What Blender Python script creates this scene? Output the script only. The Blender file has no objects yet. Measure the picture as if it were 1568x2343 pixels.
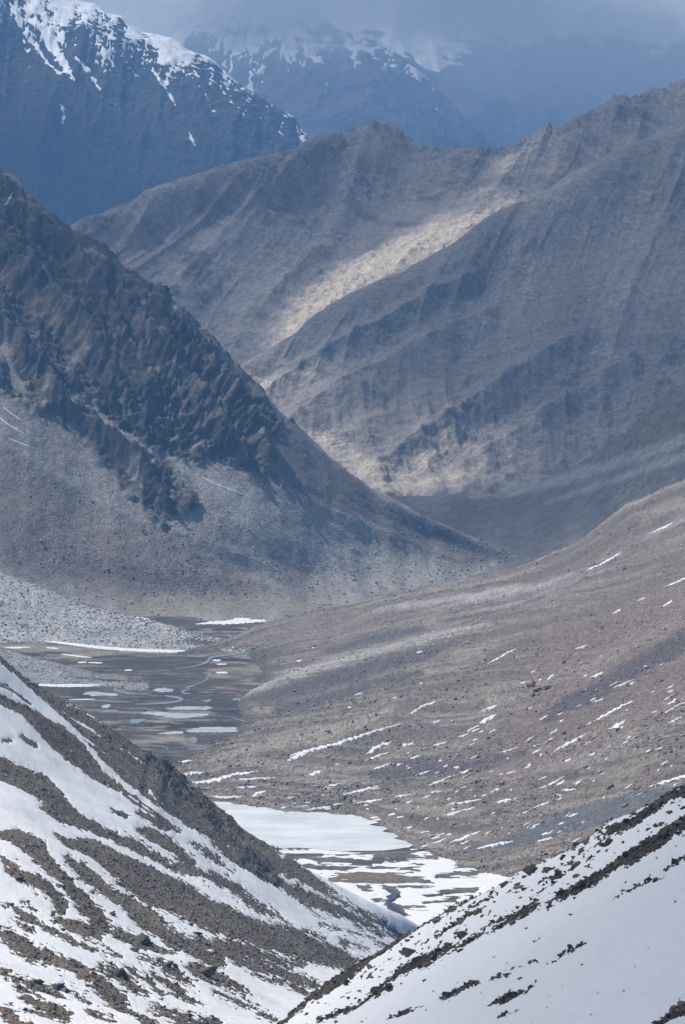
import bpy, math, random
import numpy as np
from mathutils import Vector
from mathutils.bvhtree import BVHTree

R = math.radians
random.seed(7)
rng = np.random.default_rng(7)
sc = bpy.context.scene

# ------------------------------------------------------------------ camera
CAMZ = 480.0                                   # metres above the valley floor
FOCAL = 1171.5 / math.tan(R(8.0))              # view measured on a 1568 x 2343 frame
PITCH = math.atan((1171.5 - 440.0) / FOCAL)    # looking slightly down the valley
cam_data = bpy.data.cameras.new('camera')
cam = bpy.data.objects.new('camera', cam_data)
sc.collection.objects.link(cam)
cam.location = (0, 0, CAMZ)
cam.rotation_euler = (R(90) - PITCH, 0, 0)
cam_data.sensor_fit = 'VERTICAL'
cam_data.angle_y = R(16.0)
cam_data.clip_start = 1.0
cam_data.clip_end = 90000.0
sc.camera = cam

# ------------------------------------------------------------------ sky and sun
SUN_EL, SUN_AZ = R(58), R(-70)                 # azimuth from +Y, negative = to the left
sun_dir = Vector((math.sin(SUN_AZ) * math.cos(SUN_EL), math.cos(SUN_AZ) * math.cos(SUN_EL), math.sin(SUN_EL)))
world = bpy.data.worlds.new('World')
sc.world = world
world.use_nodes = True
wn = world.node_tree
sky = wn.nodes.new('ShaderNodeTexSky')
sky.sky_type = 'NISHITA'
sky.sun_disc = False
sky.sun_elevation = SUN_EL
sky.sun_rotation = SUN_AZ
sky.altitude = 4500
bg = wn.nodes['Background']
bg.inputs['Strength'].default_value = 0.085
wn.links.new(sky.outputs['Color'], bg.inputs['Color'])

sun_data = bpy.data.lights.new('sun', 'SUN')
sun = bpy.data.objects.new('sun', sun_data)
sc.collection.objects.link(sun)
sun_data.energy = 4.4
sun_data.angle = R(0.53)
sun_data.color = (1.0, 0.95, 0.875)
sun.location = (0, 0, 3000)
sun.rotation_euler = sun_dir.to_track_quat('Z', 'Y').to_euler()

sc.view_settings.view_transform = 'Standard'
sc.view_settings.look = 'None'
sc.view_settings.exposure = 0.12
sc.view_settings.gamma = 1.0
sc.view_settings.use_curve_mapping = False
sc.render.engine = 'CYCLES'
sc.cycles.max_bounces = 8
sc.cycles.diffuse_bounces = 2
sc.cycles.volume_bounces = 4
sc.cycles.use_denoising = True
sc.cycles.denoiser = 'OPENIMAGEDENOISE'
sc.cycles.denoising_input_passes = 'RGB_ALBEDO_NORMAL'
sc.cycles.denoising_prefilter = 'ACCURATE'

# ------------------------------------------------------------------ view <-> world
CT, ST = math.cos(PITCH), math.sin(PITCH)


def rays(px, py):
    dx = (np.asarray(px, float) - 784.0) / FOCAL
    dy = (1171.5 - np.asarray(py, float)) / FOCAL
    return dx, CT + dy * ST, -ST + dy * CT


def at(px, py, Y=None, z=0.0):
    """the world point seen at a place of the frame, at distance Y, or where that sight line meets height z"""
    dx, dv, dz = rays(px, py)
    t = (z - CAMZ) / dz if Y is None else Y / dv
    return np.stack([dx * t, dv * t, CAMZ + dz * t], -1)


def seen(P):
    x, y, z = P[..., 0], P[..., 1], P[..., 2] - CAMZ
    f = y * CT - z * ST
    u = y * ST + z * CT
    return 784.0 + FOCAL * x / f, 1171.5 - FOCAL * u / f


# ------------------------------------------------------------------ noise
_p = np.random.default_rng(11).permutation(256).astype(np.int32)
PERM = np.concatenate([_p, _p, _p])
_g = np.random.default_rng(5).normal(size=(256, 3))
_g = (_g / np.linalg.norm(_g, axis=1, keepdims=True)).astype(np.float32)
GRX, GRY, GRZ = [np.ascontiguousarray(_g[:, _k]) for _k in range(3)]


def perlin(x, y, z):
    x, y, z = [np.ascontiguousarray(v_) for v_ in np.broadcast_arrays(np.asarray(x, np.float32), np.asarray(y, np.float32), np.asarray(z, np.float32))]
    xi, yi, zi = np.floor(x), np.floor(y), np.floor(z)
    fx, fy, fz = x - xi, y - yi, z - zi
    X, Yy, Z = xi.astype(np.int32) & 255, yi.astype(np.int32) & 255, zi.astype(np.int32) & 255
    u = fx * fx * fx * (fx * (fx * 6 - 15) + 10)
    v = fy * fy * fy * (fy * (fy * 6 - 15) + 10)
    w = fz * fz * fz * (fz * (fz * 6 - 15) + 10)
    out = np.zeros(x.shape, np.float32)
    u0, v0, w0 = 1 - u, 1 - v, 1 - w
    for i in (0, 1):
        a = PERM.take(X + i) + Yy
        wx, dx = (u, fx - 1) if i else (u0, fx)
        for j in (0, 1):
            b = PERM.take(a + j) + Z
            wxy, dy = (wx * v, fy - 1) if j else (wx * v0, fy)
            for k in (0, 1):
                h = PERM.take(b + k)
                d = GRX.take(h) * dx
                d += GRY.take(h) * dy
                d += GRZ.take(h) * ((fz - 1) if k else fz)
                d *= wxy
                d *= w if k else w0
                out += d
    return out * 1.5


def fbm(P, size, octaves=5, gain=0.5, seed=0.0):
    q = P / size
    a, s, f = 1.0, 0.0, 1.0
    for o in range(octaves):
        s = s + a * perlin(q[..., 0] * f + 17.3 * seed + o * 3.7, q[..., 1] * f - 5.1 * seed, q[..., 2] * f + 9.2 * o)
        a *= gain
        f *= 2.03
    return s


def ridged(P, size, octaves=5, gain=0.5, seed=0.0):
    q = P / size
    a, s, f, prev = 1.0, 0.0, 1.0, 1.0
    for o in range(octaves):
        n = 1 - np.abs(perlin(q[..., 0] * f + 13.7 * seed + o * 5.1, q[..., 1] * f + 3.3 * seed, q[..., 2] * f + 7.7 * o)) * 1.6
        n = n * n
        s = s + a * n * prev
        prev = np.clip(n, 0, 1)
        a *= gain
        f *= 2.1
    return s


def st(L, ws, wt, seed=0.0, octaves=3, gain=0.5, rid=False):
    """noise laid along a slope: ws metres across, wt metres down it"""
    q = np.stack([L['s'] / ws, L['t'] / wt, np.zeros_like(L['s'])], -1)
    return ridged(q, 1.0, octaves, gain, seed) if rid else fbm(q, 1.0, octaves, gain, seed)


def sstep(a, b, x):
    t = np.clip((x - a) / (b - a), 0, 1)
    return t * t * (3 - 2 * t)


# ------------------------------------------------------------------ shapes traced on a landform
def seg_dist(px, py, pts):
    """distance to a polyline and position along it (index)"""
    best = np.full(px.shape, 1e9)
    pos = np.zeros(px.shape)
    for i in range(len(pts) - 1):
        ax, ay, bx, by = pts[i][0], pts[i][1], pts[i + 1][0], pts[i + 1][1]
        vx, vy = bx - ax, by - ay
        h = np.clip(((px - ax) * vx + (py - ay) * vy) / (vx * vx + vy * vy + 1e-9), 0, 1)
        d = np.hypot(px - ax - h * vx, py - ay - h * vy)
        m = d < best
        best = np.where(m, d, best)
        pos = np.where(m, i + h, pos)
    return best, pos


def bands(px, py, lst, far=-60.0):
    """max over bands of (half width - distance), in frame units; a band is [(x, y, half width), ...]"""
    out = np.full(px.shape, far)
    for b in lst:
        xs = [q[0] for q in b]
        ys = [q[1] for q in b]
        wm = max(q[2] for q in b) - far
        sel = (px > min(xs) - wm) & (px < max(xs) + wm) & (py > min(ys) - wm) & (py < max(ys) + wm)
        if not sel.any():
            continue
        d, pos = seg_dist(px[sel], py[sel], b)
        hw = np.interp(pos, range(len(b)), [q[2] for q in b])
        out[sel] = np.maximum(out[sel], hw - d)
    return out


def inside(px, py, poly):
    """signed distance to a polygon, positive inside"""
    d, _ = seg_dist(px, py, list(poly) + [poly[0]])
    ins = np.zeros(px.shape, bool)
    n = len(poly)
    for i in range(n):
        x1, y1 = poly[i]
        x2, y2 = poly[(i + 1) % n]
        c = ((y1 > py) != (y2 > py)) & (px < (x2 - x1) * (py - y1) / (y2 - y1 + 1e-12) + x1)
        ins ^= c
    return np.where(ins, d, -d)


# ------------------------------------------------------------------ landforms
def hermite(k, V, q):
    k = np.asarray(k, float)
    V = np.asarray(V, float)
    m = np.empty_like(V)
    d = (V[1:] - V[:-1]) / (k[1:] - k[:-1]).reshape((-1,) + (1,) * (V.ndim - 1))
    m[0], m[-1] = d[0], d[-1]
    if len(k) > 2:
        w = ((k[1:-1] - k[:-2]) / (k[2:] - k[:-2])).reshape((-1,) + (1,) * (V.ndim - 1))
        m[1:-1] = d[:-1] * (1 - w) + d[1:] * w
    i = np.clip(np.searchsorted(k, q, 'right') - 1, 0, len(k) - 2)
    h = (k[i + 1] - k[i])
    t = ((q - k[i]) / h).reshape((-1,) + (1,) * (V.ndim - 1))
    h = h.reshape((-1,) + (1,) * (V.ndim - 1))
    return ((1 + 2 * t) * (1 - t) ** 2 * V[i] + t * (1 - t) ** 2 * h * m[i] + t * t * (3 - 2 * t) * V[i + 1] + t * t * (t - 1) * h * m[i + 1])


def row(pts, Ys=None):
    """a line across a landform: (x, y, distance) with distance None where it lies on the valley floor"""
    pts = [tuple(p) for p in pts]
    xy = np.array([p[:2] for p in pts], float)
    L = np.concatenate([[0], np.cumsum(np.hypot(*np.diff(xy, axis=0).T))])
    L /= L[-1]
    if Ys is not None:
        kk = np.linspace(0, 1, len(Ys)) if not isinstance(Ys[0], tuple) else None
        if kk is None:
            xs = [a for a, _ in Ys]
            Y = np.interp(xy[:, 0], xs, [b for _, b in Ys])
        else:
            Y = np.interp(L, kk, Ys)
        W = at(xy[:, 0], xy[:, 1], Y)
    else:
        W = np.array([at(p[0], p[1], None, p[2][1]) if len(p) > 2 and isinstance(p[2], tuple) else at(p[0], p[1], p[2] if len(p) > 2 else None) for p in pts])
    return L, W


LAYERS = {}


def loft(rows, nu, nv, back=0.035, back_drop=0.75, nback=8, linear_crest=True):
    us = np.linspace(0, 1, nu)
    G = []
    for i, (L, W) in enumerate(rows):
        if i == 0 and linear_crest:
            G.append(np.stack([np.interp(us, L, W[:, c]) for c in range(3)], -1))
        else:
            G.append(hermite(L, W, us))
    G = np.array(G)
    if back:
        Y = G[0][:, 1:2]
        b1 = G[0] + np.concatenate([Y * 0, Y * back * 0.4, -Y * back * 0.4 * back_drop * 0.7], 1)
        b2 = G[0] + np.concatenate([Y * 0, Y * back, -Y * back * back_drop], 1)
        G = np.concatenate([[b2, b1], G])
    ppx, ppy = seen(G)
    k = np.concatenate([[0], np.cumsum(np.maximum(3.0, np.hypot(np.diff(ppx, axis=0), np.diff(ppy, axis=0)).mean(1)))])
    if back:
        front = np.linspace(k[2], k[-1], nv)
        vs = np.concatenate([np.linspace(0, k[2], nback, endpoint=False), front])
    else:
        vs = np.linspace(0, k[-1], nv)
    P = hermite(k, G, vs)
    return finish(P, nback if back else 0)


def finish(P, nb=0):
    L = {'P': P, 'nb': nb}
    du = np.linalg.norm(np.diff(P, axis=1), axis=-1).mean(0)
    dv = np.linalg.norm(np.diff(P, axis=0), axis=-1).mean(1)
    L['s'] = np.broadcast_to(np.concatenate([[0], np.cumsum(du)])[None, :], P.shape[:2])
    L['t'] = np.broadcast_to(np.concatenate([[0], np.cumsum(dv)])[:, None], P.shape[:2])
    refresh(L)
    return L


def normals(P):
    a = np.gradient(P, axis=1)
    b = np.gradient(P, axis=0)
    n = np.cross(a, b)
    n /= np.linalg.norm(n, axis=-1, keepdims=True) + 1e-12
    n[n[..., 2] < 0] *= -1
    return n


def refresh(L):
    L['N'] = normals(L['P'])
    L['px'], L['py'] = seen(L['P'])
    if 'cd' not in L:
        L['cd'] = np.abs(L['py'] - L['py'][L['nb']][None, :])      # how far below the crest, in frame units


def crest(L, w):
    return 0.12 + 0.88 * sstep(0, w, L['cd'])


def push(L, d, up=0.35):
    """move the surface by d metres, along a mix of its normal and straight up"""
    n = L['N'] * (1 - up) + np.array([0, 0, 1.0]) * up
    L['P'] = L['P'] + n * d[..., None]


def quads(nv, nu, keep=None):
    i = np.arange(nv * nu).reshape(nv, nu)
    q = np.stack([i[:-1, :-1], i[1:, :-1], i[1:, 1:], i[:-1, 1:]], -1)
    if keep is not None:
        q = q[keep]
    return q.reshape(-1, 4)


def make_mesh(name, V, F, mat, col=None, smooth=True):
    me = bpy.data.meshes.new(name)
    V = np.ascontiguousarray(V.reshape(-1, 3), np.float32)
    k = F.shape[1]
    me.vertices.add(len(V))
    me.vertices.foreach_set('co', V.ravel())
    me.loops.add(F.size)
    me.loops.foreach_set('vertex_index', np.ascontiguousarray(F, np.int32).ravel())
    me.polygons.add(len(F))
    me.polygons.foreach_set('loop_start', np.arange(0, F.size, k, dtype=np.int32))
    me.polygons.foreach_set('loop_total', np.full(len(F), k, np.int32))
    if smooth:
        me.polygons.foreach_set('use_smooth', np.ones(len(F), bool))
    if col is not None:
        a = me.color_attributes.new('tone', 'FLOAT_COLOR', 'POINT')
        c = np.ones((len(V), 4), np.float32)
        c[:, :3] = np.clip(col.reshape(-1, 3), 0.005, 0.95)
        a.data.foreach_set('color', c.ravel())
    me.update()
    me.validate()
    me.materials.append(mat)
    return me


def link(name, me, label=None, cat=None, group=None, kind=None, parent=None, loc=(0, 0, 0)):
    o = bpy.data.objects.new(name, me)
    sc.collection.objects.link(o)
    o.location = loc
    if parent is not None:
        o.parent = parent
    if label:
        o['label'] = label
    if cat:
        o['category'] = cat
    if group:
        o['group'] = group
    if kind:
        o['kind'] = kind
    return o


def grid_obj(name, L, mat, col, label, cat, kind='structure'):
    P = L['P']
    # front-facing order: rows run downwards, columns to the right
    me = make_mesh(name, P, quads(*P.shape[:2]), mat, col)
    return link(name, me, label, cat, kind=kind)


def sheet(name, L, m, gain, hmax, hmin, mat, label, cat, kind='stuff', col=None, lift=None):
    """a cover lying on a landform where m > 0 (m in frame units), thick inside and diving under the ground at its rim"""
    P = L['P'] if lift is None else lift
    h = np.clip(m * gain, hmin, hmax)
    V = P + (L['N'] * 0.5 + np.array([0, 0, 0.5])) * h[..., None]
    hot = m > hmin / gain * 0.98
    keep = hot[:-1, :-1] | hot[1:, :-1] | hot[1:, 1:] | hot[:-1, 1:]
    F = quads(*P.shape[:2], keep)
    used = np.unique(F)
    remap = np.full(P.shape[0] * P.shape[1], -1, np.int64)
    remap[used] = np.arange(len(used))
    me = make_mesh(name, V.reshape(-1, 3)[used], remap[F], mat, None if col is None else col.reshape(-1, 3)[used])
    return link(name, me, label, cat, kind=kind)


def bvh(L, step=1):
    if 'bvh' not in L:
        P = L['P'][L['nb']:][::step, ::step]
        L['bvh'] = BVHTree.FromPolygons([tuple(v) for v in P.reshape(-1, 3).tolist()], quads(*P.shape[:2]).tolist())
    return L['bvh']


def hit(L, px, py):
    dx, dv, dz = rays(px, py)
    loc, n, i, d = bvh(L).ray_cast(Vector((0, 0, CAMZ)), Vector((float(dx), float(dv), float(dz))).normalized())
    if loc is None:
        return None, None
    if n.z < 0:
        n = -n
    return np.array(loc), np.array(n)


# ------------------------------------------------------------------ materials
def nodes(mat):
    mat.use_nodes = True
    t = mat.node_tree
    b = t.nodes['Principled BSDF']
    return t, b, t.nodes.new, t.links.new


def ground_mat(name, grain, speck=0.35, blotch=0.35, bump=0.6, rough=0.95, crags=0.0):
    mat = bpy.data.materials.new(name)
    t, b, new, ln = nodes(mat)
    geo = new('ShaderNodeNewGeometry')
    att = new('ShaderNodeAttribute')
    att.attribute_name = 'tone'
    n1 = new('ShaderNodeTexNoise')
    n1.inputs['Scale'].default_value = 1 / (5.0 * grain)
    n1.inputs['Detail'].default_value = 6
    n1.inputs['Roughness'].default_value = 0.7
    ln(geo.outputs['Position'], n1.inputs['Vector'])
    r1 = new('ShaderNodeMapRange')
    r1.inputs['From Min'].default_value = 0.3
    r1.inputs['From Max'].default_value = 0.7
    r1.inputs['To Min'].default_value = 1 - blotch
    r1.inputs['To Max'].default_value = 1 + blotch
    ln(n1.outputs['Fac'], r1.inputs['Value'])
    v = new('ShaderNodeTexVoronoi')
    v.inputs['Scale'].default_value = 1 / (1.5 * grain)
    v.inputs['Randomness'].default_value = 1.0
    ln(geo.outputs['Position'], v.inputs['Vector'])
    sep = new('ShaderNodeSeparateColor')
    ln(v.outputs['Color'], sep.inputs['Color'])
    r2 = new('ShaderNodeMapRange')
    r2.inputs['To Min'].default_value = 1 - speck
    r2.inputs['To Max'].default_value = 1 + speck * 1.15
    ln(sep.outputs['Red'], r2.inputs['Value'])
    n2 = new('ShaderNodeTexNoise')
    n2.inputs['Scale'].default_value = 1 / (38.0 * grain)
    n2.inputs['Detail'].default_value = 3
    ln(geo.outputs['Position'], n2.inputs['Vector'])
    r3 = new('ShaderNodeMapRange')
    r3.inputs['From Min'].default_value = 0.35
    r3.inputs['From Max'].default_value = 0.65
    r3.inputs['To Min'].default_value = 0.25
    r3.inputs['To Max'].default_value = 1.4
    ln(n2.outputs['Fac'], r3.inputs['Value'])
    dv = new('ShaderNodeMath')
    dv.operation = 'SUBTRACT'
    ln(r2.outputs['Result'], dv.inputs[0])
    dv.inputs[1].default_value = 1.0
    ma = new('ShaderNodeMath')
    ma.operation = 'MULTIPLY_ADD'
    ln(dv.outputs['Value'], ma.inputs[0])
    ln(r3.outputs['Result'], ma.inputs[1])
    ma.inputs[2].default_value = 1.0
    mu = new('ShaderNodeMath')
    mu.operation = 'MULTIPLY'
    ln(r1.outputs['Result'], mu.inputs[0])
    ln(ma.outputs['Value'], mu.inputs[1])
    vm = new('ShaderNodeVectorMath')
    vm.operation = 'SCALE'
    ln(att.outputs['Color'], vm.inputs[0])
    ln(mu.outputs['Value'], vm.inputs['Scale'])
    ln(vm.outputs['Vector'], b.inputs['Base Color'])
    b.inputs['Roughness'].default_value = rough
    b.inputs['Specular IOR Level'].default_value = 0.15
    bu = new('ShaderNodeBump')
    bu.inputs['Strength'].default_value = bump
    bu.inputs['Distance'].default_value = grain * 0.9
    ad = new('ShaderNodeMath')
    ad.operation = 'SUBTRACT'
    ln(n1.outputs['Fac'], ad.inputs[0])
    ln(v.outputs['Distance'], ad.inputs[1])
    ln(ad.outputs['Value'], bu.inputs['Height'])
    ln(bu.outputs['Normal'], b.inputs['Normal'])
    if crags:                                   # broken ledges a few stones across
        n4 = new('ShaderNodeTexNoise')
        n4.inputs['Scale'].default_value = 1 / (11.0 * grain)
        n4.inputs['Detail'].default_value = 8
        n4.inputs['Roughness'].default_value = 0.72
        n4.inputs['Distortion'].default_value = 0.6
        ln(geo.outputs['Position'], n4.inputs['Vector'])
        b2 = new('ShaderNodeBump')
        b2.inputs['Strength'].default_value = 0.9
        b2.inputs['Distance'].default_value = grain * crags
        ln(n4.outputs['Fac'], b2.inputs['Height'])
        ln(bu.outputs['Normal'], b2.inputs['Normal'])
        ln(b2.outputs['Normal'], b.inputs['Normal'])
    return mat


def snow_mat(name, size, color=(0.86, 0.865, 0.875), bump=0.25, dirt=0.0, stretch=1.0):
    mat = bpy.data.materials.new(name)
    t, b, new, ln = nodes(mat)
    geo = new('ShaderNodeNewGeometry')
    n1 = new('ShaderNodeTexNoise')
    n1.inputs['Scale'].default_value = 1 / size
    n1.inputs['Detail'].default_value = 5
    n1.inputs['Roughness'].default_value = 0.6
    mp = new('ShaderNodeMapping')
    mp.inputs['Scale'].default_value = (1 / stretch, 1, 1)
    ln(geo.outputs['Position'], mp.inputs['Vector'])
    ln(mp.outputs['Vector'], n1.inputs['Vector'])
    mx = new('ShaderNodeMix')
    mx.data_type = 'RGBA'
    mx.inputs[6].default_value = (*[c * (1 - dirt) for c in color], 1)
    mx.inputs[7].default_value = (*color, 1)
    r1 = new('ShaderNodeMapRange')
    r1.inputs['From Min'].default_value = 0.35
    r1.inputs['From Max'].default_value = 0.6
    ln(n1.outputs['Fac'], r1.inputs['Value'])
    ln(r1.outputs['Result'], mx.inputs[0])
    ln(mx.outputs[2], b.inputs['Base Color'])
    b.inputs['Roughness'].default_value = 0.8
    b.inputs['Specular IOR Level'].default_value = 0.2
    bu = new('ShaderNodeBump')
    bu.inputs['Strength'].default_value = bump
    bu.inputs['Distance'].default_value = size * 0.3
    ln(n1.outputs['Fac'], bu.inputs['Height'])
    ln(bu.outputs['Normal'], b.inputs['Normal'])
    return mat


def rock_mat(name, size, bump=0.7):
    """bare stone: colour from the mesh, mottled"""
    return ground_mat(name, size, 0.22, 0.35, bump)


def water_mat(name, color, rough):
    mat = bpy.data.materials.new(name)
    t, b, new, ln = nodes(mat)
    b.inputs['Base Color'].default_value = (*color, 1)
    b.inputs['Roughness'].default_value = rough
    b.inputs['Specular IOR Level'].default_value = 0.5
    b.inputs['IOR'].default_value = 1.33
    geo = new('ShaderNodeNewGeometry')
    n1 = new('ShaderNodeTexNoise')
    n1.inputs['Scale'].default_value = 0.6
    n1.inputs['Detail'].default_value = 3
    ln(geo.outputs['Position'], n1.inputs['Vector'])
    bu = new('ShaderNodeBump')
    bu.inputs['Strength'].default_value = 0.08
    bu.inputs['Distance'].default_value = 0.1
    ln(n1.outputs['Fac'], bu.inputs['Height'])
    ln(bu.outputs['Normal'], b.inputs['Normal'])
    return mat


def C(*c):
    return np.array(c, float)


def mix(a, b, f):
    f = np.clip(f, 0, 1)[..., None]
    return a * (1 - f) + b * f


def flat(L, c):
    return np.broadcast_to(np.array(c, float), L['P'].shape).copy()


# ================================================================== the far snowy mountain
FAR = loft([
    row([(-200, -120), (784, -130), (1768, -110)], [22000, 22000, 22000]),
    row([(-200, 40), (784, 40), (1768, 40)], [21000, 20600, 21000]),
    row([(-200, 200), (784, 200), (1768, 200)], [19400, 18800, 19400]),
    row([(-200, 420), (784, 420), (1768, 420)], [18000, 17500, 18000]),
    row([(-200, 760), (784, 760), (1768, 760)], [17000, 16800, 17000])], 330, 170)
P0 = FAR['P']
g = ridged(P0 * C(1, 0.6, 0.7), 2600, 5, 0.5, 2)
push(FAR, 170 * (g - g.mean()) + 40 * fbm(P0, 500, 4, 0.55, 3), 0.3)
g = st(FAR, 240, 2200, 8.0, 4, 0.6, True)
push(FAR, 16 * (g - g.mean()), 0.1)
refresh(FAR)
far_rock = ground_mat('far_rock', 22, 0.2, 0.3, 0.5)
far_snow = snow_mat('far_snow', 60, bump=0.3)
grid_obj('mountain', FAR, far_rock, mix(flat(FAR, (0.075, 0.072, 0.075)), C(0.11, 0.1, 0.1), fbm(P0, 900, 3) + 0.4),
         'highest snow streaked mountain closing the valley, its top lost in mist', 'mountain')
line = np.interp(FAR['px'], [-200, 300, 560, 700, 820, 900, 1000, 1060, 1130, 1250, 1400, 1480, 1540, 1768],
                 [90, 120, 130, 100, 90, 105, 140, 115, 95, 100, 110, 105, 130, 120])
m = (line - FAR['py']) * 0.7 + 22 * st(FAR, 260, 900, 3.0, 4, 0.7) + 24 * fbm(P0, 300, 5, 0.75, 5)
sheet('snow', FAR, m, 0.7, 8, -12, far_snow, 'snow covering the upper part of the highest mountain', 'snow')

SPUR_F = loft([
    row([(330, 120), (430, 60), (520, 10), (600, -30), (650, -25), (700, 12), (740, 45), (784, 72), (850, 88), (880, 108), (930, 140), (960, 165), (1010, 215), (1100, 300), (1220, 420), (1330, 540)],
        [17500, 17200, 16800, 16500]),
    row([(280, 260), (520, 140), (700, 120), (860, 180), (1000, 290), (1150, 430), (1280, 560)], [16700, 16300, 16100, 16000]),
    row([(250, 420), (600, 330), (860, 350), (1000, 420), (1200, 600)], [16000, 15600, 15600]),
    row([(250, 640), (600, 620), (1000, 640), (1180, 680)], [15500, 15200, 15200])], 330, 170, back=0.05)
P0 = SPUR_F['P']
g = ridged(P0, 900, 5, 0.55, 4)
push(SPUR_F, 80 * crest(SPUR_F, 60) * (g - g.mean()) + 14 * fbm(P0, 200, 4, 0.6, 3), 0.4)
refresh(SPUR_F)
grid_obj('mountain_spur', SPUR_F, far_rock, flat(SPUR_F, (0.075, 0.072, 0.078)),
         'snow dusted rocky spur running down from the highest mountain', 'mountain')
line = np.interp(SPUR_F['px'], [250, 480, 560, 640, 700, 780, 850, 900, 960, 1100], [160, 110, 130, 140, 140, 110, 110, 125, 150, 200])
m = (line - SPUR_F['py']) * 0.35 + 34 * st(SPUR_F, 120, 500, 6.0, 5, 0.8) + 22 * fbm(P0, 70, 5, 0.85, 5) - 9
sheet('snow', SPUR_F, m, 0.5, 5, -7, far_snow, 'broken dusting of snow on the rocky spur of the highest mountain', 'snow')

# ================================================================== the dark blue mountain
BLUE = loft([
    row([(-90, -115), (0, -70), (80, -38), (165, 0), (190, 8), (215, 12), (250, 30), (285, 45), (300, 58), (330, 76), (360, 84), (390, 90), (420, 108),
         (450, 124), (480, 138), (500, 150), (520, 170), (550, 195), (580, 215), (610, 240), (625, 243), (650, 262), (670, 272), (690, 298), (715, 318), (780, 372), (860, 435)],
        [12600, 12300, 12000]),
    row([(-110, 60), (0, 115), (200, 200), (400, 290), (600, 380), (760, 460), (850, 530)], [12000, 11700, 11600, 11500]),
    row([(-130, 330), (200, 400), (500, 480), (830, 600)], [11400, 11100, 11000]),
    row([(-150, 700), (300, 680), (600, 690), (820, 700)], [10700, 10500, 10500])], 400, 260, back=0.05)
P0 = BLUE['P']
g1, g2 = st(BLUE, 330, 2600, 2.0, 5, 0.55, True), ridged(P0, 420, 5, 0.55, 1)
push(BLUE, crest(BLUE, 90) * (30 * (g1 - g1.mean()) + 18 * (g2 - g2.mean())) + 7 * fbm(P0, 80, 3, 0.6, 9), 0.25)
refresh(BLUE)
blue_rock = ground_mat('blue_rock', 12, 0.2, 0.3, 0.6)
blue_snow = snow_mat('blue_snow', 40, bump=0.3)
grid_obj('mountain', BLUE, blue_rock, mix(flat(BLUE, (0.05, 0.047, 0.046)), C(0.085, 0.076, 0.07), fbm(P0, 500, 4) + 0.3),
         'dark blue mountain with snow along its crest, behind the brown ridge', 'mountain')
crest_y = np.interp(BLUE['px'], [-200, 0, 165, 300, 450, 580, 715, 980], [-170, -70, 0, 58, 124, 215, 318, 530])
below = BLUE['py'] - crest_y
reach = np.interp(BLUE['px'], [-200, 0, 60, 110, 170, 230, 300, 380, 450, 520, 600, 700], [150, 120, 95, 88, 62, 46, 40, 50, 36, 14, -6, -34])
streak = st(BLUE, 90, 900, 4.0, 5, 0.8)
broken = fbm(P0, 34, 4, 0.9, 2)
m = (reach - below) * 0.40 + 26 * streak + 26 * broken - 5 + 12 * sstep(46, 0, below) * sstep(560, 380, BLUE['px'])
runs = bands(BLUE['px'], BLUE['py'], [
    [(100, 60, 12), (118, 100, 14), (140, 135, 10), (160, 168, 6), (172, 185, 2)], [(60, 75, 5), (85, 110, 6), (110, 145, 4), (140, 170, 2)],
    [(170, 130, 4), (205, 165, 5), (225, 200, 4), (235, 222, 1)], [(215, 70, 4), (245, 125, 4), (270, 165, 2), (285, 190, 1)],
    [(140, 240, 1), (147, 262, 3.5), (145, 280, 1)], [(345, 150, 4), (370, 190, 3), (395, 225, 2.5), (405, 250, 1)],
    [(470, 215, 1), (482, 240, 3), (490, 255, 1)], [(430, 300, 1.5), (438, 315, 4), (445, 330, 1)], [(545, 245, 1), (565, 272, 1.6)], [(420, 130, 3), (455, 175, 2), (470, 190, 1)],
    [(295, 155, 1.5), (318, 180, 1.5)], [(242, 353, 1), (260, 354, 1.6)], [(65, 148, 2), (78, 168, 1)], [(510, 210, 1.5), (532, 236, 1)], [(265, 240, 2), (268, 255, 1)]])
m = np.maximum(m, runs * 2.2 - 3 + 11 * broken)
sheet('snow', BLUE, m, 0.35, 2.5, -4, blue_snow, 'snow along the crest and in the gullies of the dark blue mountain', 'snow')

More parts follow.
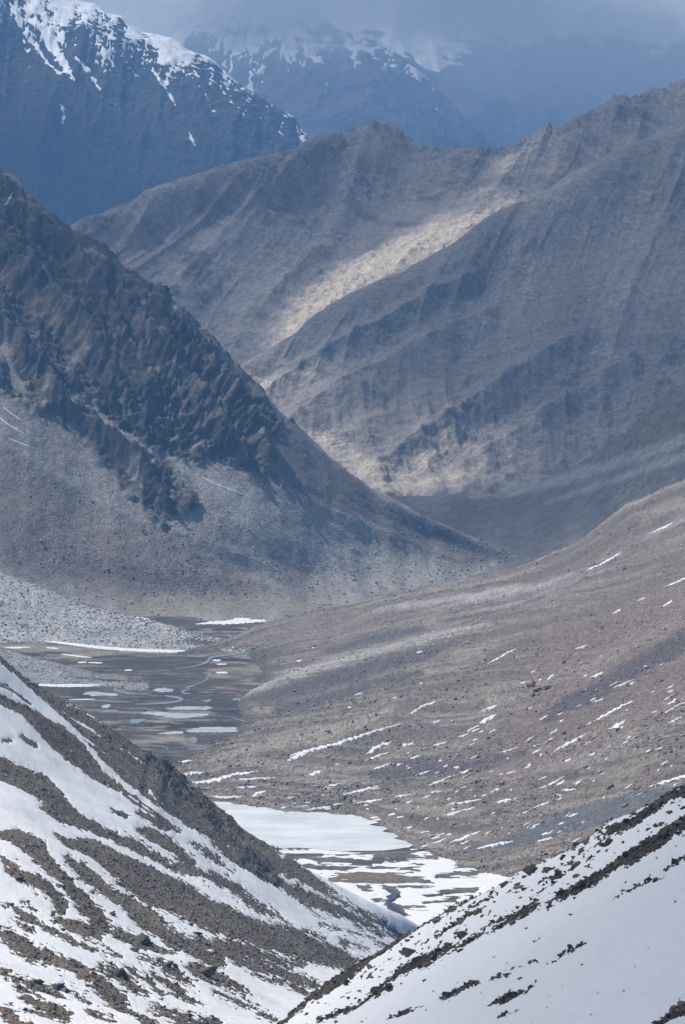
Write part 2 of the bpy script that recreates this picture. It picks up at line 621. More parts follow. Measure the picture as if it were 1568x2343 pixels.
# ================================================================== the brown ridge and its spurs
brown_mat = ground_mat('brown_scree', 2.6, 0.2, 0.24, 0.35, crags=3.2)
RIDGE = loft([
    row([(40, 590), (110, 555), (170, 520), (210, 500), (250, 488), (290, 470), (325, 455), (345, 436), (370, 428), (400, 420), (440, 405), (470, 398), (500, 385), (560, 370), (600, 363),
         (640, 355), (680, 348), (700, 330), (715, 320), (735, 312), (770, 306), (800, 298), (830, 290), (850, 284), (872, 278), (890, 284), (920, 303), (950, 325), (975, 337), (1000, 344), (1040, 352),
         (1070, 349), (1110, 344), (1130, 351), (1170, 350), (1185, 338), (1200, 327), (1225, 312), (1245, 298), (1256, 288), (1266, 302), (1290, 298), (1310, 286), (1340, 271), (1365, 255), (1390, 240),
         (1405, 230), (1421, 219), (1440, 229), (1460, 226), (1480, 217), (1500, 210), (1520, 208), (1545, 200), (1568, 189), (1660, 150), (1690, 140)],
        [(40, 6150), (170, 6300), (500, 6600), (872, 7000), (1170, 7000), (1568, 7400), (1780, 7500)]),
    row([(-120, 690), (60, 640), (220, 590), (420, 530), (620, 480), (780, 500), (980, 480), (1160, 420), (1330, 370), (1520, 320), (1690, 285)],
        [(20, 6020), (320, 6300), (720, 6650), (1080, 6750), (1740, 7200)]),
    row([(-300, 800), (-100, 740), (60, 700), (250, 670), (420, 670), (570, 680), (740, 655), (940, 610), (1160, 560), (1560, 480)],
        [(0, 5900), (280, 6080), (590, 6220), (880, 6320), (1300, 6560), (1700, 6800)]),
    row([(-450, 900), (-250, 850), (-60, 830), (140, 850), (300, 880), (420, 885), (580, 845), (780, 780), (1080, 720), (1450, 640)],
        [(0, 5750), (400, 5850), (620, 5900), (960, 6100), (1700, 6500)]),
    row([(-560, 1000), (0, 1000), (300, 1010), (640, 930), (1350, 800)], [(0, 5500), (620, 5600), (1700, 6200)])], 560, 240)
P0 = RIDGE['P']
g1, g2 = st(RIDGE, 190, 1500, 1.0, 4, 0.5, True), ridged(P0, 110, 5, 0.6, 1)
push(RIDGE, crest(RIDGE, 90) * (11 * (g1 - g1.mean()) + 3.5 * (g2 - g2.mean())) + 1.5 * fbm(P0, 30, 4, 0.6, 2) + 1.9 * crest(RIDGE, 60) * (0.4 + fbm(P0, 220, 3, 0.5, 93)) * (st(RIDGE, 46, 330, 5.0, 4, 0.65, True) - 0.9), 0.3)
crag = sstep(70, 0, RIDGE['py'] - np.interp(RIDGE['px'], [40, 370, 872, 1040, 1256, 1420, 1568, 1780], [590, 428, 278, 352, 288, 219, 189, 105])) * sstep(600, 1200, RIDGE['px'])
sunlit_strip = bands(RIDGE['px'], RIDGE['py'], [[(640, 790, 20), (700, 720, 40), (800, 640, 40), (900, 590, 40), (1000, 550, 34), (1100, 510, 20), (1200, 465, 6)]])
crag = np.maximum(crag, sstep(-40, 15, sunlit_strip) * 0.8)
g = ridged(P0 @ np.array([[.8, .5, .33], [-.6, .7, .4], [0, -.5, .87]]), 31, 4, 0.65, 5) + 0.6 * fbm(P0, 60, 4, 0.6, 55)
push(RIDGE, crag * 5 * (g - g.mean()), 0.6)
outc = sstep(0.2, 0.5, 0.6 * fbm(P0, 60, 4, 0.6, 95) + 0.6 * st(RIDGE, 70, 420, 15.0, 4, 0.6))
push(RIDGE, outc * 4.0 * (ridged(P0, 19, 3, 0.65, 96) - 0.8), 0.5)
edge_j = sstep(26, 0, RIDGE['cd']) * sstep(560, 1150, RIDGE['px'])
push(RIDGE, edge_j * 5.0 * (ridged(P0, 22, 3, 0.7, 97) - 0.95), 1.0)
refresh(RIDGE)
col = mix(flat(RIDGE, (0.28, 0.245, 0.222)), C(0.37, 0.33, 0.298), st(RIDGE, 150, 900, 7.0, 4, 0.6) + 0.35)
col = mix(col, C(0.18, 0.16, 0.148), (fbm(P0, 90, 5, 0.65, 8) - 0.1) * 1.3)
col = mix(col, C(0.18, 0.158, 0.145), outc * 0.65)
col = mix(col, C(0.58, 0.5, 0.4), sstep(-25, 20, sunlit_strip + 14 * fbm(P0, 60, 4, 0.6, 3)) * 0.8)  # sunlit strip painted into the ridge colour, paler and creamier
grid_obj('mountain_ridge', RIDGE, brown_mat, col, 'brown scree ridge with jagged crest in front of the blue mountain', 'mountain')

SPUR = loft([
    row([(470, 920), (520, 880), (560, 850), (610, 815), (650, 795), (700, 762), (715, 738), (740, 720), (780, 696), (830, 670), (870, 652), (900, 640), (930, 632), (960, 612), (1000, 590), (1040, 570), (1070, 550),
         (1095, 525), (1130, 500), (1165, 484), (1195, 470), (1212, 472), (1235, 458), (1260, 440), (1290, 420), (1320, 402), (1350, 388), (1385, 368), (1420, 347), (1450, 335), (1480, 326), (1520, 314), (1568, 300), (1780, 240), (2150, 150)],
        [(470, 5500), (720, 5750), (1000, 6000), (1300, 6200), (1780, 6500)]),
    row([(330, 1070), (520, 985), (640, 925), (800, 840), (1000, 740), (1200, 640), (1400, 560), (1780, 440), (2000, 380)], [(520, 5400), (800, 5560), (1200, 5850), (1780, 6150)]),
    row([(380, 1180), (600, 1095), (760, 1010), (920, 930), (1100, 850), (1300, 770), (1500, 700), (1860, 590)], [(600, 5280), (920, 5420), (1300, 5600), (1780, 5850)]),
    row([(480, 1230), (720, 1170), (860, 1115), (980, 1095), (1120, 1050), (1300, 980), (1500, 890), (1740, 800)], [(720, 5200), (980, 5250), (1300, 5350), (1780, 5550)]),
    row([(560, 1290), (760, 1260), (900, 1230), (1100, 1200), (1300, 1150), (1720, 980)], [(760, 5000), (1100, 5020), (1780, 5200)])], 520, 250)
P0 = SPUR['P']
sub = [[(640, 1010, 18), (680, 968, 26), (740, 925, 32), (820, 885, 34), (900, 845, 34), (1000, 790, 28), (1120, 720, 16)],
       [(850, 1085, 14), (930, 1030, 26), (1010, 985, 30), (1090, 930, 34), (1160, 880, 34), (1240, 830, 26), (1340, 770, 14)],
       [(600, 905, 8), (700, 840, 16), (830, 770, 20), (960, 700, 18), (1080, 640, 10)],
       [(1060, 1080, 10), (1150, 1020, 22), (1260, 960, 26), (1360, 890, 22), (1440, 830, 14)]]
bm = np.maximum(0, bands(SPUR['px'], SPUR['py'], sub) + 22 + 10 * fbm(P0, 90, 4, 0.6, 2))
bm = bm * bm / (bm + 6)
push(SPUR, 0.5 * bm, 0.5)
g1, g2 = st(SPUR, 130, 1200, 3.0, 4, 0.5, True), ridged(P0, 80, 5, 0.6, 6)
push(SPUR, crest(SPUR, 120) * (8 * (g1 - g1.mean()) + 3.2 * (g2 - g2.mean())) + 1.3 * fbm(P0, 22, 4, 0.6, 2) + 2.0 * crest(SPUR, 60) * (0.5 + fbm(P0, 200, 3, 0.5, 94)) * (st(SPUR, 42, 300, 5.0, 4, 0.65, True) - 0.9), 0.3)
low = sstep(0.35, 0.8, (SPUR['py'] - 640 - (1300 - SPUR['px']) * 0.35) / 420)
g = ridged(P0, 60, 5, 0.6, 9)
push(SPUR, 5 * low * (g - g.mean()), 0.4)
outc = sstep(0.2, 0.5, 0.6 * fbm(P0, 55, 4, 0.6, 98) + 0.6 * st(SPUR, 60, 380, 16.0, 4, 0.6)) * (0.35 + 0.65 * low)
push(SPUR, outc * 4.5 * (ridged(P0, 17, 3, 0.65, 99) - 0.8), 0.5)
refresh(SPUR)
col = mix(flat(SPUR, (0.25, 0.222, 0.204)), C(0.33, 0.295, 0.27), st(SPUR, 120, 900, 9.0, 4, 0.6) + 0.4)
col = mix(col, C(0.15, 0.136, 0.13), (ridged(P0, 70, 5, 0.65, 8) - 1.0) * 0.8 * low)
col = mix(col, C(0.165, 0.146, 0.135), outc * 0.65)
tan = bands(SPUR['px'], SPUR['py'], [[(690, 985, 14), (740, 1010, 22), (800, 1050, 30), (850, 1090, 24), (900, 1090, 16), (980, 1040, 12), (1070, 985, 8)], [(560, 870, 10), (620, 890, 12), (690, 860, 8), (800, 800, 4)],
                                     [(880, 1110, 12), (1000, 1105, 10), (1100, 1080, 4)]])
col = mix(col, C(0.52, 0.455, 0.37), sstep(-18, 10, tan + 12 * fbm(P0, 60, 4, 0.6, 3)) * 0.85)  # sunlit patches of the spur painted pale into its colour
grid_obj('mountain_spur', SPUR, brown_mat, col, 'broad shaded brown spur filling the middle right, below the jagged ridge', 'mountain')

TERR = loft([
    row([(780, 1165), (850, 1145), (890, 1139), (950, 1138), (1050, 1133), (1100, 1138), (1150, 1130), (1200, 1116), (1300, 1075), (1350, 1050), (1384, 1024), (1410, 1008), (1440, 985), (1470, 962), (1500, 935), (1530, 905), (1568, 880), (1640, 845), (1780, 790)],
        [(780, 5150), (1100, 5100), (1300, 4950), (1568, 4800), (1780, 4750)]),
    row([(780, 1200), (1000, 1190), (1200, 1180), (1350, 1120), (1500, 1040), (1780, 930)], [(780, 4980), (1200, 4860), (1500, 4650), (1780, 4600)]),
    row([(780, 1270), (1000, 1260), (1200, 1255), (1400, 1180), (1780, 1040)], [(780, 4760), (1200, 4680), (1780, 4450)]),
    row([(780, 1350), (1100, 1345), (1300, 1330), (1780, 1180)], [(780, 4480), (1100, 4450), (1300, 4380), (1780, 4250)])], 330, 140, back=0.02)
P0 = TERR['P']
rk = inside(TERR['px'], TERR['py'], [(1340, 1075), (1384, 1015), (1500, 925), (1600, 840), (1800, 760), (1800, 900), (1568, 985), (1470, 1030), (1400, 1050)])
rk = sstep(-12, 12, rk + 10 * fbm(P0, 50, 4, 0.6, 2))
push(TERR, 2.5 * fbm(P0, 60, 4, 0.55, 1) + 6 * rk * (ridged(P0, 40, 5, 0.62, 3) - 0.7) + 1.0 * fbm(P0, 18, 3, 0.6, 112), 0.4)
refresh(TERR)
col = mix(flat(TERR, (0.17, 0.158, 0.148)), C(0.23, 0.21, 0.195), st(TERR, 70, 500, 2.0, 4, 0.6) + 0.4)
pale = bands(TERR['px'], TERR['py'], [[(1080, 1138, 3), (1180, 1126, 6), (1300, 1092, 12), (1400, 1058, 16), (1568, 1002, 18), (1780, 930, 20)], [(1250, 1150, 4), (1400, 1100, 8), (1568, 1040, 10), (1780, 960, 10)]])
col = mix(col, C(0.33, 0.32, 0.305), sstep(-8, 8, pale + 7 * fbm(P0, 40, 4, 0.6, 5)))
col = mix(col, C(0.23, 0.19, 0.16), rk)
grid_obj('terrace', TERR, brown_mat, col, 'shaded scree terrace with a rocky rib at the foot of the brown spur', 'hillside')

# ================================================================== the dark craggy mountain on the left
LEFT = loft([
    row([(-200, 270), (-100, 330), (0, 395), (18, 396), (40, 409), (55, 425), (62, 442), (80, 455), (92, 478), (110, 490), (140, 506), (160, 522), (175, 535), (205, 545), (225, 552), (245, 568), (262, 590), (280, 610),
         (300, 618), (318, 632), (340, 650), (352, 662), (362, 652), (375, 658), (388, 683), (400, 696), (418, 706), (440, 728), (456, 748), (468, 756), (490, 778), (512, 806), (530, 828), (560, 860), (600, 900), (620, 925), (650, 955), (700, 995), (745, 1035), (760, 1050),
         (800, 1085), (850, 1120), (900, 1150), (960, 1180), (1030, 1215), (1100, 1245), (1170, 1280), (1210, 1297), (1300, 1318)],
        [(-200, 4900), (0, 4800), (300, 4680), (600, 4600), (900, 4640), (1210, 4680), (1300, 4660)]),
    row([(-200, 560), (0, 640), (200, 760), (400, 900), (600, 1020), (800, 1150), (1000, 1240), (1280, 1325)], [(-200, 4640), (0, 4560), (400, 4460), (600, 4460), (800, 4510), (1000, 4600), (1280, 4600)]),
    row([(-200, 850), (0, 900), (200, 1050), (400, 1160), (600, 1200), (800, 1270), (1000, 1310), (1270, 1335)], [(-200, 4420), (0, 4370), (400, 4290), (600, 4330), (800, 4420), (1000, 4510), (1270, 4540)]),
    row([(-200, 1110), (0, 1150), (200, 1240), (400, 1300), (600, 1325), (800, 1350), (1000, 1350), (1260, 1345)], [(-200, 4290), (0, 4255), (400, 4215), (600, 4260), (800, 4330), (1000, 4400), (1260, 4480)]),
    row([(-200, 1330), (0, 1350), (300, 1385), (500, 1388), (700, 1390), (900, 1380), (1100, 1365), (1260, 1360)], [(-200, 4180), (0, 4165), (300, 4160), (500, 4165), (700, 4185), (1100, 4310), (1260, 4360)]),
    row([(-200, 1430), (300, 1430), (700, 1425), (1260, 1400)], [(-200, 4080), (700, 4060), (1260, 4200)])], 440, 380)
P0 = LEFT['P']
ROCK = [(-260, 200), (0, 380), (100, 470), (250, 560), (380, 655), (480, 770), (560, 850), (620, 920), (650, 970), (612, 1010), (625, 1060), (642, 1112), (560, 1086), (500, 1052), (450, 1062), (392, 1052), (420, 1105), (458, 1165), (440, 1192),
        (385, 1202), (330, 1160), (280, 1085), (200, 1022), (140, 962), (60, 905), (0, 875), (-260, 780)]
warp = 16 * fbm(P0, 90, 4, 0.6, 4)
rin = inside(LEFT['px'], LEFT['py'], ROCK) + warp
gap = bands(LEFT['px'], LEFT['py'], [[(105, 865, 6), (140, 900, 10), (200, 930, 9), (270, 985, 8), (340, 1030, 7), (400, 1050, 8)], [(0, 790, 10), (30, 850, 12), (60, 900, 8)]])   # scree chutes between the crags
rin = np.minimum(rin, -gap * 2.0)
rk = sstep(-16, 20, rin + 10 * fbm(P0, 22, 3, 0.65, 111))
rib = (st(LEFT, 75, 420, 6.0, 4, 0.6, True) - 0.9)
g1, g2 = ridged(P0, 120, 6, 0.58, 3), ridged(P0, 38, 4, 0.62, 7)
push(LEFT, rk * (crest(LEFT, 90) * (6 * (g1 - g1.mean()) + 7 * (rib - rib.mean())) + (0.5 + 0.5 * crest(LEFT, 40)) * (1.6 * (g2 - g2.mean()) + 2.4 * (ridged(P0 @ np.array([[1, .3, .2], [0, 1, .3], [-.9, 0, 1]]), 17, 3, 0.7, 5) - 0.8))), 0.3)
ribs = bands(LEFT['px'], LEFT['py'], [[(-60, 560, 20), (20, 625, 24), (100, 690, 26), (180, 770, 26), (240, 850, 20), (300, 930, 12)], [(-80, 700, 14), (0, 770, 20), (50, 812, 22), (100, 872, 20), (138, 935, 10)],
                                      [(150, 560, 10), (260, 660, 20), (330, 760, 24), (400, 860, 26), (470, 960, 22), (540, 1055, 12)], [(300, 640, 6), (400, 760, 15), (500, 880, 20), (570, 985, 20), (625, 1080, 10)], [(60, 470, 6), (150, 560, 16), (230, 660, 16), (290, 760, 12)],
                                      [(150, 945, 6), (230, 1000, 14), (310, 1070, 16), (380, 1160, 10)]]) + 8 * fbm(P0, 55, 4, 0.6, 61)
rb = np.maximum(0, ribs + 8)
push(LEFT, rk * crest(LEFT, 60) * 1.5 * rb * rb / (rb + 8), 0.35)
dip = P0 @ C(0.45, 0.25, 0.86)
saw = lambda w_: np.abs((w_ - np.floor(w_)) * 1.25 - 0.25) 
jn = P0 @ C(-0.75, 0.35, 0.56)
wv = fbm(P0, 36, 4, 0.6, 81)
push(LEFT, rk * (0.25 + 1.1 * sstep(-0.35, 0.5, fbm(P0, 120, 3, 0.5, 121))) * (6.5 * saw(dip / 17.0 + 1.2 * wv) + 6.0 * saw(jn / 25.0 + 1.0 * fbm(P0, 40, 3, 0.6, 82)) + 2.2 * saw(dip / 6.0 - 1.5 * wv) - 6.5), 0.2)
push(LEFT, (1 - rk) * (2.5 * fbm(P0, 70, 4, 0.55, 1) + 3 * st(LEFT, 60, 900, 2.0, 3)), 0.4)
knob = sstep(0.25, 0.5, fbm(P0, 26, 3, 0.6, 12)) * sstep(-30, 0, rin)
push(LEFT, 7 * knob * (1 - rk), 0.5)
fold = bands(LEFT['px'], LEFT['py'], [[(640, 1115, 6), (760, 1170, 14), (880, 1220, 16), (1000, 1270, 12), (1120, 1310, 5)], [(380, 1205, 4), (500, 1255, 12), (620, 1305, 16), (720, 1345, 12), (840, 1370, 5)], [(0, 1010, 8), (120, 1090, 14), (240, 1160, 14), (340, 1210, 8)]])
push(LEFT, 0.14 * np.maximum(0, fold + 8), 0.5)
refresh(LEFT)
left_mat = ground_mat('grey_scree', 1.7, 0.2, 0.22, 0.4, crags=1.2)
rockc = mix(flat(LEFT, (0.058, 0.055, 0.055)), C(0.125, 0.108, 0.095), fbm(P0, 34, 5, 0.7, 2) * 1.3 + 0.35)
rockc = mix(rockc, C(0.16, 0.13, 0.105), (fbm(P0, 60, 5, 0.7, 21) - 0.22) * 1.4)
rockc = mix(rockc, C(0.05, 0.049, 0.052), (perlin(dip / 22.0 + 1.2 * wv, P0[..., 0] / 90, P0[..., 1] / 90) + 0.1) * 1.5)
rockc = mix(rockc, C(0.205, 0.155, 0.118), sstep(-4, 18, bands(LEFT['px'], LEFT['py'], [[(-60, 590, 22), (20, 650, 26), (100, 710, 28), (180, 780, 24), (210, 830, 10)], [(-80, 720, 18), (0, 785, 22), (60, 830, 20), (100, 890, 12)], [(470, 900, 6), (540, 980, 14), (570, 1050, 10)]]) + 30 * fbm(P0, 40, 4, 0.65, 71)) * 0.75)  # warm brown ribs, with their sunlit faces painted into the tone
rockc = mix(rockc, C(0.25, 0.235, 0.22), (fbm(P0, 26, 4, 0.7, 31) - 0.45) * 2.5)
scr = mix(flat(LEFT, (0.24, 0.218, 0.2)), C(0.33, 0.305, 0.278), st(LEFT, 50, 600, 11.0, 4, 0.6) * 1.2 + 0.4)
brown = inside(LEFT['px'], LEFT['py'], [(-260, 1040), (0, 1040), (140, 1110), (260, 1180), (400, 1230), (520, 1290), (640, 1360), (560, 1380), (300, 1370), (0, 1300), (-260, 1250)])
scr = mix(scr, C(0.225, 0.185, 0.158), sstep(-25, 25, brown + 25 * fbm(P0, 110, 4, 0.6, 6)) * 0.85)
bpale = inside(LEFT['px'], LEFT['py'], [(430, 1065), (560, 1100), (700, 1150), (900, 1250), (1000, 1320), (800, 1350), (620, 1240), (480, 1160)])
scr = mix(scr, C(0.37, 0.35, 0.33), sstep(-25, 25, bpale + 25 * fbm(P0, 80, 4, 0.6, 16)) * 0.7)
dk = inside(LEFT['px'], LEFT['py'], [(600, 900), (760, 1050), (900, 1150), (1200, 1300), (1000, 1270), (850, 1190), (700, 1130), (640, 1080), (600, 1000)])
scr = mix(scr, C(0.15, 0.138, 0.13), sstep(-12, 12, dk + 16 * fbm(P0, 60, 4, 0.6, 26)) * 0.85)
olive = inside(LEFT['px'], LEFT['py'], [(260, 1345), (420, 1330), (640, 1370), (760, 1385), (700, 1410), (300, 1410)])
scr = mix(scr, C(0.24, 0.215, 0.165), sstep(-20, 20, olive + 15 * st(LEFT, 160, 20, 5.0, 4)) * 0.7)
grid_obj('mountain', LEFT, left_mat, mix(scr, rockc, np.maximum(rk, knob)), 'dark craggy mountain with grey scree slopes on the left of the valley', 'mountain')

# ================================================================== the valley floor
fx, fy = np.linspace(-200, 1420, 360), np.concatenate([np.linspace(1296, 1400, 20, endpoint=False), np.linspace(1400, 1740, 170, endpoint=False), np.linspace(1740, 1930, 30, endpoint=False), np.linspace(1930, 2230, 150)])
gx, gy = np.meshgrid(fx, fy)
FLOOR = finish(at(gx, gy))
P0 = FLOOR['P'].copy()
X, Y = P0[..., 0], P0[..., 1]
q = np.stack([X / 3.2, Y, Y * 0], -1)          # drifts and channels lie across the valley
bump_f = 0.35 * fbm(q, 26, 4, 0.6, 3)
edge = sstep(2700, 2500, Y) * 1.0
FLOOR['P'][..., 2] += bump_f * 0.5 - 0.35 + edge * (1.2 * fbm(q, 60, 4, 0.55, 5))
mound = bands(gx, gy, [[(760, 2010, 4), (820, 2004, 10), (900, 2008, 9), (970, 2013, 3)]])
FLOOR['P'][..., 2] += np.maximum(0, mound) * 0.35
refresh(FLOOR)
floor_mat = ground_mat('floor_soil', 0.9, 0.22, 0.3, 0.4)
s1 = fbm(np.stack([X / 2.2, Y, Y * 0], -1), 26, 5, 0.68, 1)
s2 = fbm(np.stack([X / 4, Y, Y * 0], -1), 70, 4, 0.6, 2)
col = mix(flat(FLOOR, (0.085, 0.075, 0.066)), C(0.15, 0.128, 0.105), s1 * 1.4 + 0.35)
col = mix(col, C(0.055, 0.05, 0.05), (s2 - 0.02) * 2.2)
col = mix(col, C(0.27, 0.235, 0.185), sstep(0.15, 0.6, s1 + 0.4 * s2))
sand = np.maximum(bands(gx, gy, [[(0, 1478, 8), (200, 1488, 9), (420, 1492, 8), (560, 1490, 5)], [(480, 1545, 4), (600, 1530, 10), (760, 1515, 12)], [(420, 1398, 10), (620, 1396, 9), (760, 1398, 6)], [(300, 1700, 6), (400, 1690, 6), (480, 1720, 5)]]), -60)
col = mix(col, C(0.3, 0.265, 0.215), sstep(-10, 8, sand + 10 * s1) * 0.8)
dark = bands(gx, gy, [[(180, 1580, 14), (300, 1600, 12), (460, 1600, 12), (620, 1630, 20)], [(240, 1518, 10), (400, 1515, 14), (460, 1530, 8)], [(330, 1420, 5), (430, 1412, 6), (560, 1408, 4)], [(300, 1560, 4), (480, 1560, 5)]])
col = mix(col, C(0.055, 0.05, 0.05), sstep(-12, 8, dark + 12 * s1) * 0.6)
gravel = sstep(1800, 1900, gy)
col = mix(col, mix(flat(FLOOR, (0.16, 0.142, 0.12)), C(0.09, 0.08, 0.07), s1 * 1.5 + 0.4), gravel)
col = mix(col, C(0.2, 0.16, 0.12), sstep(-6, 5, mound + 6 * s1))
grid_obj('valley_floor', FLOOR, floor_mat, col, 'flat dark marshy valley floor with braided channels', 'valley floor')

# snow field below the frozen lake
fsnow = snow_mat('field_snow', 5, bump=0.2, dirt=0.12, stretch=2.5)
field = inside(gx, gy, [(560, 1935), (760, 1940), (860, 1948), (1000, 1940), (1130, 1925), (1290, 1890), (1400, 1890), (1300, 2000), (1100, 2120), (960, 2200), (860, 2170), (760, 2100), (640, 2000)])
holes = bands(gx, gy, [
    [(640, 1960, 6), (720, 1962, 7), (810, 1970, 8), (870, 1975, 4)], [(860, 1962, 4), (930, 1960, 5), (1000, 1962, 2)], [(760, 2010, 4), (820, 2003, 11), (900, 2008, 10), (975, 2014, 3)],
    [(880, 2032, 7), (905, 2045, 12), (890, 2062, 9), (912, 2082, 8), (930, 2094, 2)], [(915, 2030, 3), (960, 2026, 4), (990, 2023, 2)], [(820, 2030, 2), (845, 2036, 6), (860, 2042, 2)], [(975, 2050, 2), (1030, 2040, 3), (1090, 2034, 2)],
    [(860, 2060, 2), (890, 2060, 3)], [(930, 2072, 1), (1000, 2062, 2.5), (1040, 2058, 1)], [(1040, 1985, 3), (1090, 1976, 5), (1130, 1974, 3)], [(1110, 1992, 2), (1160, 1984, 5), (1200, 1976, 3)], [(1000, 2004, 1), (1060, 2000, 2), (1110, 1996, 1)],
    [(700, 1978, 2), (800, 1990, 3)], [(850, 1985, 1), (960, 1982, 2)], [(1080, 1955, 4), (1180, 1950, 6), (1260, 1930, 6)]])
q = np.stack([X / 5, Y, Y * 0], -1)
m = np.minimum(field, -holes * 0.9) + 8 * fbm(np.stack([X / 4, Y, Y * 0], -1), 17, 5, 0.78, 7) + 6 * fbm(np.stack([X / 2.5, Y, Y * 0], -1), 6, 3, 0.75, 9) - 2.0
sheet('snow_field', FLOOR, m, 0.07, 0.5, -0.55, fsnow, 'patchy snow field with dark gaps on the valley floor below the frozen lake', 'snow field')

# ================================================================== pale boulder fans on the left of the floor
fan_mat = ground_mat('pale_talus', 1.4, 0.3, 0.2, 0.7)
FAN = loft([
    row([(-250, 1232), (-100, 1278), (0, 1312), (60, 1332), (150, 1371), (250, 1403), (350, 1426), (450, 1456), (520, 1470), (600, 1485)], [(-250, 4130), (0, 4100), (250, 4040), (450, 3930), (600, 3850)]),
    row([(-250, 1380), (0, 1405), (250, 1445), (450, 1473), (600, 1486)], [(-250, 3960), (0, 3960), (250, 3930), (450, 3880), (600, 3830)]),
    row([(-250, 1462), (0, 1464), (110, 1467), (250, 1480), (400, 1486), (520, 1487), (602, 1487)], None),
    row([(-250, 1500), (0, 1500), (250, 1510), (450, 1505), (604, 1492)], [(-250, 3790), (600, 3790)])], 300, 100, back=0.012)
FAN['P'][-1, :, 2] -= 6
P0 = FAN['P']
push(FAN, 0.9 * fbm(P0, 6, 3, 0.6, 1) + 1.5 * fbm(P0, 60, 3, 0.5, 2) + 0.6, 0.5)
refresh(FAN)
col = mix(flat(FAN, (0.33, 0.325, 0.315)), C(0.43, 0.42, 0.4), fbm(P0, 40, 4, 0.6, 4) + 0.4)
grid_obj('scree_fan', FAN, fan_mat, col, 'pale grey boulder fan tapering onto the marshy floor', 'scree fan')
FAN2 = loft([
    row([(-250, 1400), (0, 1481), (60, 1501), (150, 1526), (250, 1551), (330, 1562)], [(-250, 3760), (0, 3710), (150, 3650), (330, 3580)]),
    row([(-250, 1490), (0, 1525), (150, 1548), (336, 1564)], [(-250, 3640), (0, 3640), (150, 3600), (336, 3570)]),
    row([(-250, 1560), (100, 1563), (250, 1565), (340, 1565)], None),
    row([(-250, 1590), (100, 1590), (250, 1585), (344, 1570)], [(-250, 3500), (344, 3500)])], 180, 60, back=0.01)
FAN2['P'][-1, :, 2] -= 6
P0 = FAN2['P']
push(FAN2, 0.8 * fbm(P0, 6, 3, 0.6, 1) + 0.8 * fbm(P0, 40, 3, 0.5, 2) + 0.5, 0.5)
refresh(FAN2)
grid_obj('scree_fan', FAN2, fan_mat, mix(flat(FAN2, (0.25, 0.25, 0.25)), C(0.32, 0.32, 0.315), fbm(P0, 30, 4, 0.6, 4) + 0.4),
         'smaller blue grey scree fan below the pale boulder fan', 'scree fan')

# ================================================================== the long hillside on the right
RIGHT = loft([
    row([(400, 1500), (520, 1466), (575, 1441), (640, 1420), (720, 1402), (800, 1386), (900, 1362), (1000, 1340), (1100, 1323), (1160, 1312), (1200, 1300), (1240, 1285), (1290, 1262), (1340, 1235), (1380, 1205), (1410, 1180), (1430, 1160), (1450, 1152), (1500, 1130), (1568, 1100), (1680, 1060), (1800, 1015)],
        [(400, 3810), (520, 3905), (640, 4010), (800, 4080), (1000, 4080), (1200, 4050), (1340, 3950), (1450, 3850), (1568, 3800), (1800, 3650)]),
    row([(440, 1530), (600, 1488), (800, 1450), (1000, 1410), (1200, 1370), (1400, 1290), (1568, 1230), (1800, 1150)], [(440, 3720), (600, 3790), (800, 3800), (1000, 3780), (1200, 3750), (1400, 3650), (1568, 3550), (1800, 3450)]),
    row([(520, 1612, ('z', -6)), (600, 1606, ('z', -3)), (660, 1600, ('z', 3)), (750, 1585, ('z', 12)), (900, 1555, 3380), (1100, 1510, 3330), (1300, 1450, 3270), (1568, 1380, 3200), (1800, 1310, 3120)]),
    row([(380, 1752, ('z', -5)), (430, 1742, ('z', 0.5)), (520, 1705, ('z', 3)), (600, 1690, ('z', 7)), (750, 1670, ('z', 18)), (950, 1640, 3080), (1150, 1610, 3020), (1350, 1570, 2960), (1568, 1520, 2900), (1800, 1465, 2840)]),
    row([(330, 1770, ('z', -5)), (390, 1775, ('z', 1)), (500, 1782, ('z', 4)), (650, 1792, ('z', 8)), (800, 1798, ('z', 13)), (1000, 1790, ('z', 24)), (1200, 1760, 2780), (1400, 1720, 2730), (1568, 1680, 2690), (1800, 1640, 2640)]),
    row([(340, 1805, ('z', -5)), (400, 1815, ('z', 1)), (520, 1830, ('z', 1)), (640, 1850, ('z', 1)), (850, 1872, ('z', 1)), (945, 1930, ('z', 1)), (1060, 1955, ('z', 4)), (1250, 1920, 2575), (1450, 1880, 2530), (1568, 1850, 2500), (1800, 1810, 2450)]),
    row([(400, 1850, ('z', -5)), (520, 1870, ('z', -6)), (640, 1890, ('z', -6)), (850, 1910, ('z', -6)), (945, 1960, ('z', -6)), (1100, 2010, ('z', -3)), (1250, 1985, ('z', 8)), (1450, 1955, 2470), (1568, 1930, 2440), (1800, 1890, 2390)])],
    500, 350, back=0.02, back_drop=0.45)
P0 = RIGHT['P']


def lobe(L, pts, A, up_, dn_):
    """a rounded spur whose crest follows the traced line: steep behind, long and gentle in front"""
    xs = [p[0] for p in pts]
    v = L['py'] - np.interp(L['px'], xs, [p[1] for p in pts]) + 5 * fbm(L['P'], 60, 3, 0.5, 19)
    amp = A * sstep(xs[0], xs[0] + 120, L['px']) * sstep(xs[-1], xs[-1] - 220, L['px'])
    return amp * np.where(v < 0, np.exp(-(v / up_) ** 2), np.exp(-(v / dn_) ** 2))


